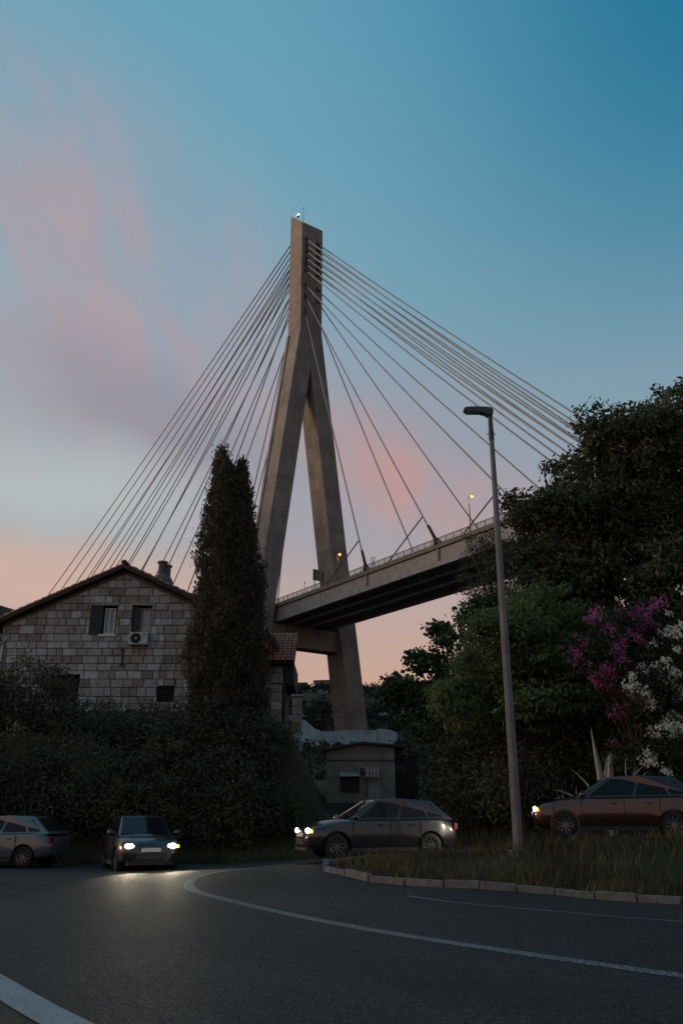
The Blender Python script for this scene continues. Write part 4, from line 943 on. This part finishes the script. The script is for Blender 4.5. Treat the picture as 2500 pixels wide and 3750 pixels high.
# ------------------------------------------------------------------ street lamp on the verge
def street_lamp():
    x, y = 3.93, 20.3; z = H(x, y); root = empty('street_lamp', (x, y, z), 'tall grey octagonal street lamp post with flat unlit head on the verge', 'street lamp')
    T = 10.75
    m = MB(); m.tube([(x, y, z - .2), (x, y, z + .3), (x, y, T)], [.118, .115, .062], 8); m.build('post', M['post'], root)
    m = MB(); m.box(x - .04, x + .04, y - .122, y - .105, z + .9, z + 1.3); m.build('access_door', M['post'], root)
    m = MB(); m.box(x - .2, x + .2, y - .2, y + .2, z - .1, z + .045); m.build('base_plate', M['post'], root)
    m = MB(); m.tube([(x, y, T - .05), (x, y, T + .2), (x, y, T + .21), (x, y, T + .5), (x, y, T + .72)], [.072, .072, .064, .062, .056], 10); sp = m.build('spigot', M['lamp_head'], root)
    m = MB(); m.tube([(x - .12, y, T + .12), (x + .12, y, T + .12)], .012, 6); m.build('bolt', M['dark_metal'], sp)
    pr = [(.07, .66), (.085, .79), (.04, .86), (-.14, .885), (-.56, .885), (-.66, .872), (-.705, .82), (-.68, .755), (-.56, .73), (-.30, .725), (-.14, .68), (-.065, .62)]
    m = MB(); m.prism([(x + a, y, T + q) for a, q in pr], (0, -.10, 0), (0, .10, 0)); hd = m.build('lamp_head', M['lamp_head'], root, bevel=.015)
    for i in range(9): m = MB(); m.box(x - .50 + i * .035, x - .492 + i * .035, y - .08, y + .08, T + .885, T + .905); m.build('cooling_fin', M['lamp_head'], hd)
    m = MB(); m.box(x - .64, x - .28, y - .07, y + .07, T + .712, T + .722); m.build('led_panel', M['led_off'], hd)
street_lamp()

# ------------------------------------------------------------------ cars
M['glass'] = simple('tinted_glass', (.012, .014, .016), .06, 0, .1, 5); M['glass'].node_tree.nodes['Principled BSDF'].inputs['Specular IOR Level'].default_value = .22
M['rubber'] = simple('tyre_rubber', (.016, .016, .016), .85, 0, .2, 20); M['alloy'] = simple('alloy_rim', (.16, .16, .165), .35, .8, .1, 9)
M['trim'] = simple('black_trim', (.015, .015, .015), .6, 0, .1, 9); M['lens'] = glow('headlamp_lens', (1.0, .84, .58), 26); M['indicator'] = glow('indicator_lens', (1.0, .40, .03), 7)
M['tail'] = simple('tail_lens', (.22, .01, .01), .3, 0, .05, 9); M['plate'] = simple('number_plate', (.62, .62, .60), .5, 0, .05, 9)
def car(label, loc, rz, paint, lit=True, indicator=False, hatch=True):
    root = empty('parked_car' if not lit else 'car', (0, 0, 0), label, 'car', 'cars on the bend')
    xs = np.array([-2.06, -2.02, -1.85, -1.5, -1.0, -.4, .2, .7, 1.1, 1.5, 1.8, 1.98, 2.06]); n = len(xs)
    hw = np.interp(xs, [-2.06, -1.9, -1.4, 0, 1.3, 1.75, 1.98, 2.06], [.66, .79, .86, .87, .865, .82, .70, .56])
    zb = np.interp(xs, [-2.06, -1.7, 1.7, 2.06], [.34, .22, .20, .28]); zt = np.interp(xs, [-2.06, -1.95, -1.5, -.5, .7, 1.0, 1.5, 1.85, 2.0, 2.06], [.78, .93, .98, .96, .95, .95, .88, .78, .68, .58])
    b = MB()
    for x, h_, a, t in zip(xs, hw, zb, zt):
        half = [(h_ * .80, a), (h_ * .955, a + .08), (h_, .50), (h_ * .995, min(.66, t - .05)), (h_ * .955, t - .05), (h_ * .86, t), (h_ * .45, t + .025)]
        for y, z in half: b.v.append((x, y, z))
        b.v.append((x, 0, t + .035))
        for y, z in half[::-1]: b.v.append((x, -y, z))
    k = 15
    for i in range(n - 1):
        for j in range(k): p, q = i * k + j, i * k + (j + 1) % k; b.f.append((p, q, q + k, p + k))
    b.f.append(tuple(range(k - 1, -1, -1))); b.f.append(tuple(range((n - 1) * k, n * k)))
    # cabin
    lo = [(1.02, .74, .93), (-1.98, .70, .95)]; hi = [(.18, .57, 1.435), (-1.42, .55, 1.43)]
    def ring(p, s): return (p[0], p[1] * s, p[2])
    cab = MB(); mids = [(-.62, .61, 1.475)]
    cab.v = [ring(lo[0], 1), ring(lo[0], -1), ring(lo[1], -1), ring(lo[1], 1), ring(hi[0], 1), ring(hi[0], -1), ring(hi[1], -1), ring(hi[1], 1), (-.6, .60, 1.47), (-.6, -.60, 1.47), (.18, 0, 1.46), (-.6, 0, 1.50), (-1.42, 0, 1.455), (1.10, 0, .94), (-2.03, 0, .95)]
    cab.f = [(0, 13, 10, 4), (13, 1, 5, 10), (3, 7, 12, 14), (14, 12, 6, 2), (0, 4, 8, 7, 3), (1, 2, 6, 9, 5), (4, 10, 11, 8), (10, 5, 9, 11), (8, 11, 12, 7), (11, 9, 6, 12)]
    body = b.build('body', paint, root, True)
    wx = (1.29, -1.27)
    cut = MB()
    for x in wx:
        for s in (-1, 1): cut.tube([(x, s * .58, .31), (x, s * 1.0, .31)], .365, 20)
    co_ = cut.build('cutter', paint); md = body.modifiers.new('b', 'BOOLEAN'); md.object = co_; md.operation = 'DIFFERENCE'; md.solver = 'EXACT'
    bpy.context.view_layer.update(); me = bpy.data.meshes.new_from_object(body.evaluated_get(bpy.context.evaluated_depsgraph_get())); body.modifiers.clear(); body.data = me; bpy.data.objects.remove(co_)
    try: me.set_sharp_from_angle(angle=R(38))
    except Exception: pass
    cabin = cab.build('cabin', paint, root, False, bevel=.02)
    def pane(name, quad, u0, u1, v0, v1, parent, mat=None, off=.012):
        A, B_, C_, D_ = [Vector(q) for q in quad]; f = lambda u, v: A.lerp(B_, u).lerp(D_.lerp(C_, u), v)
        nr = (B_ - A).cross(D_ - A).normalized(); c = (A + B_ + C_ + D_) / 4
        if nr.dot(c - Vector((-.5, 0, 1.0))) < 0: nr = -nr
        m = MB(); pts = [f(u0, v0), f(u1, v0), f(u1, v1), f(u0, v1)]; m.prism([p - nr * .01 for p in pts], (0, 0, 0), nr * (off + .01)); return m.build(name, mat or M['glass'], parent)
    for nm, L_, Hh, bl_, bh_, v0, v1 in (('windscreen', lo[0], hi[0], .085, .0, .06, .93), ('rear_window', lo[1], hi[1], -.05, -.0, .2, .9)):
        g_ = MB(); nc = 13; sg_ = 1 if nm == 'windscreen' else -1
        for r_ in range(5):
            v = v0 + (v1 - v0) * r_ / 4
            for c_ in range(nc):
                u = -1 + 2 * c_ / (nc - 1); wd = (L_[1] * (1 - v) + Hh[1] * v) * .93
                g_.v.append((L_[0] * (1 - v) + Hh[0] * v + (bl_ * (1 - v)) * (1 - u * u) + sg_ * .016, u * wd, L_[2] * (1 - v) + Hh[2] * v + .025 * v * (1 - u * u) + .012))
        for r_ in range(4):
            for c_ in range(nc - 1): k_ = r_ * nc + c_; g_.f.append((k_, k_ + 1, k_ + nc + 1, k_ + nc))
        g_.build(nm, M['glass'], cabin, True)
    for s in (1, -1):
        Q = [ring(lo[0], s), ring(lo[1], s), ring(hi[1], s), ring(hi[0], s)]
        pane('side_window', Q, .10, .46, .12, .90, cabin); pane('side_window', Q, .49, .76, .12, .90, cabin); pane('quarter_window', Q, .79, .92, .14, .84, cabin)
        # door seams and handles
        y = s * .874
        for x in (.86, -.16, -1.0): d1 = MB(); d1.box(x - .006, x + .006, min(y, y - s * .02), max(y, y - s * .02), .36, .90); d1.build('door_seam', M['trim'], body)
        for x in (.0, -.86): hnd = MB(); hnd.box(x, x + .17, min(y, y + s * .025), max(y, y + s * .025), .80, .83); hnd.build('door_handle', paint, body)
        sk = MB(); sk.box(-.9, .92, min(s * .80, s * .872), max(s * .80, s * .872), .18, .27); sk.build('sill_trim', M['trim'], body)
        mr = MB(); mr.tube([(.80, s * .80, .97), (.83, s * .90, 1.0), (.82, s * 1.0, 1.01), (.82, s * 1.03, 1.01)], [.03, .075, .085, .05], 8); mr.build('mirror', paint, root, True)
        hl = MB(); n_ = 12      # headlamp: dark housing and bright lens wrapped on the corner
        cx_, cy_, cz_ = 1.90, s * .575, .665
        hl.v = [(cx_ + .075 + .02 * math.cos(t) - abs(.10 * math.cos(t) * (1 if s * math.cos(t) > 0 else .2)), cy_ + .20 * math.cos(t), cz_ + .085 * math.sin(t) + .02) for t in [6.283 * i / n_ for i in range(n_)]]
        hl.v += [(q[0] + .035, cy_ + (q[1] - cy_) * .8, cz_ + (q[2] - cz_) * .8) for q in hl.v]; hl.f = [tuple(range(n_, 2 * n_))] + [(i, (i + 1) % n_, n_ + (i + 1) % n_, n_ + i) for i in range(n_)]
        hb = hl.build('headlight', M['trim'], root)
        ln = MB(); ln.tube([(1.99, cy_, cz_ + .015), (2.03, cy_, cz_ + .015), (2.045, cy_, cz_ + .015)], [.085, .078, .045], 28); ln.v = [(a_, cy_ + (b_ - cy_) * 1.5, cz_ + .015 + (c_ - cz_ - .015) * .72) for a_, b_, c_ in ln.v]; ln.build('lens', M['lens'] if lit else M['led_off'], hb, True)
        ind = MB(); ind.box(1.92, 1.97, s * .72 - .05, s * .72 + .05, .63, .70); ind.build('indicator', M['indicator'] if (indicator and s == 1) else M['trim'], hb)
        if lit:
            ld = bpy.data.lights.new('headlight_beam', 'SPOT'); ld.energy = 170; ld.color = (1, .86, .62); ld.spot_size = R(62); ld.spot_blend = .7; ld.shadow_soft_size = .06
            lo_ = bpy.data.objects.new('headlight_beam', ld); finish(lo_, hb, (2.09, cy_, cz_ + .015)); lo_.rotation_euler = Vector((1, 0, -.075)).to_track_quat('-Z', 'Y').to_euler()
        tl = MB(); tl.box(-2.07, -1.98, s * .66 - .09, s * .66 + .09, .70, .86); tl.build('tail_light', M['tail'], root)
    gr = MB(); gr.box(1.95, 2.078, -.42, .42, .34, .50); g = gr.build('grille', M['trim'], root)
    for i in range(3): sl_ = MB(); sl_.box(2.07, 2.086, -.40, .40, .365 + i * .045, .378 + i * .045); sl_.build('slat', M['alloy'], g)
    pl = MB(); pl.box(2.07, 2.095, -.26, .26, .53, .63); pl.build('number_plate', M['plate'], root)
    bp = MB(); bp.box(1.80, 2.05, -.62, .62, .20, .285); bp.build('front_spoiler', M['trim'], root)
    for x in wx:
        for s in (-1, 1):
            wt = MB(); prof = [(.20, .60), (.285, .605), (.308, .63), (.312, .70), (.308, .79), (.285, .815), (.20, .82)]; k2 = 24
            for i in range(k2):
                t = 6.283 * i / k2
                for r_, y_ in prof: wt.v.append((x + r_ * math.cos(t), s * y_, .312 + r_ * math.sin(t)))
            for i in range(k2):
                for j in range(len(prof) - 1): a, b2 = i * 7 + j, ((i + 1) % k2) * 7 + j; wt.f.append((a, a + 1, b2 + 1, b2))
            wh = empty('wheel', (x, s * .71, .312)); wh.parent = root
            wt.build('tyre', M['rubber'], wh, True)
            rm = MB()
            rm.tube([(x, s * .66, .312), (x, s * .77, .312)], .205, 20)
            rim = rm.build('rim', M['trim'], wh)
            for q in range(10):
                t = 6.283 * q / 10 + .3; sp_ = MB(); sp_.beam((x, s * .785, .312), (x + .20 * math.cos(t), s * .80, .312 + .20 * math.sin(t)), .024, .03, (0, 1, 0)); sp_.build('spoke', M['alloy'], wh)
            rr_ = MB(); rr_.tube([(x + .20 * math.cos(6.2832 * i / 24), s * .80, .312 + .20 * math.sin(6.2832 * i / 24)) for i in range(25)], .014, 5, False); rr_.build('rim_lip', M['alloy'], wh)
            hb_ = MB(); hb_.tube([(x, s * .77, .312), (x, s * .812, .312)], .05, 10); hb_.build('hub_cap', M['alloy'], wh)
    root.location = loc; root.rotation_euler = (0, 0, rz)
    return root
def paintmat(name, c):
    return simple(name, c, .35, .3, .06, 3, 0, 1.0)
car('dark grey car with lit headlights facing the camera at the bend', (-5.9, 26.6, 0), R(-68), paintmat('dark_grey_paint', (.030, .030, .033)), True, True)
car('dark blue car with lit headlights on the upper road in front of the hut', (.9, 24.4, .40), R(196), paintmat('dark_blue_paint', (.014, .017, .025)), True, True)
car('dark red car on the upper road, partly behind the lamp post', (7.0, 23.05, .92), R(167), paintmat('dark_red_paint', (.035, .007, .007)), True, True)
car('grey unlit car standing at the left edge of the road', (-10.6, 28.2, 0), R(172), paintmat('grey_paint', (.11, .11, .114)), False, False)
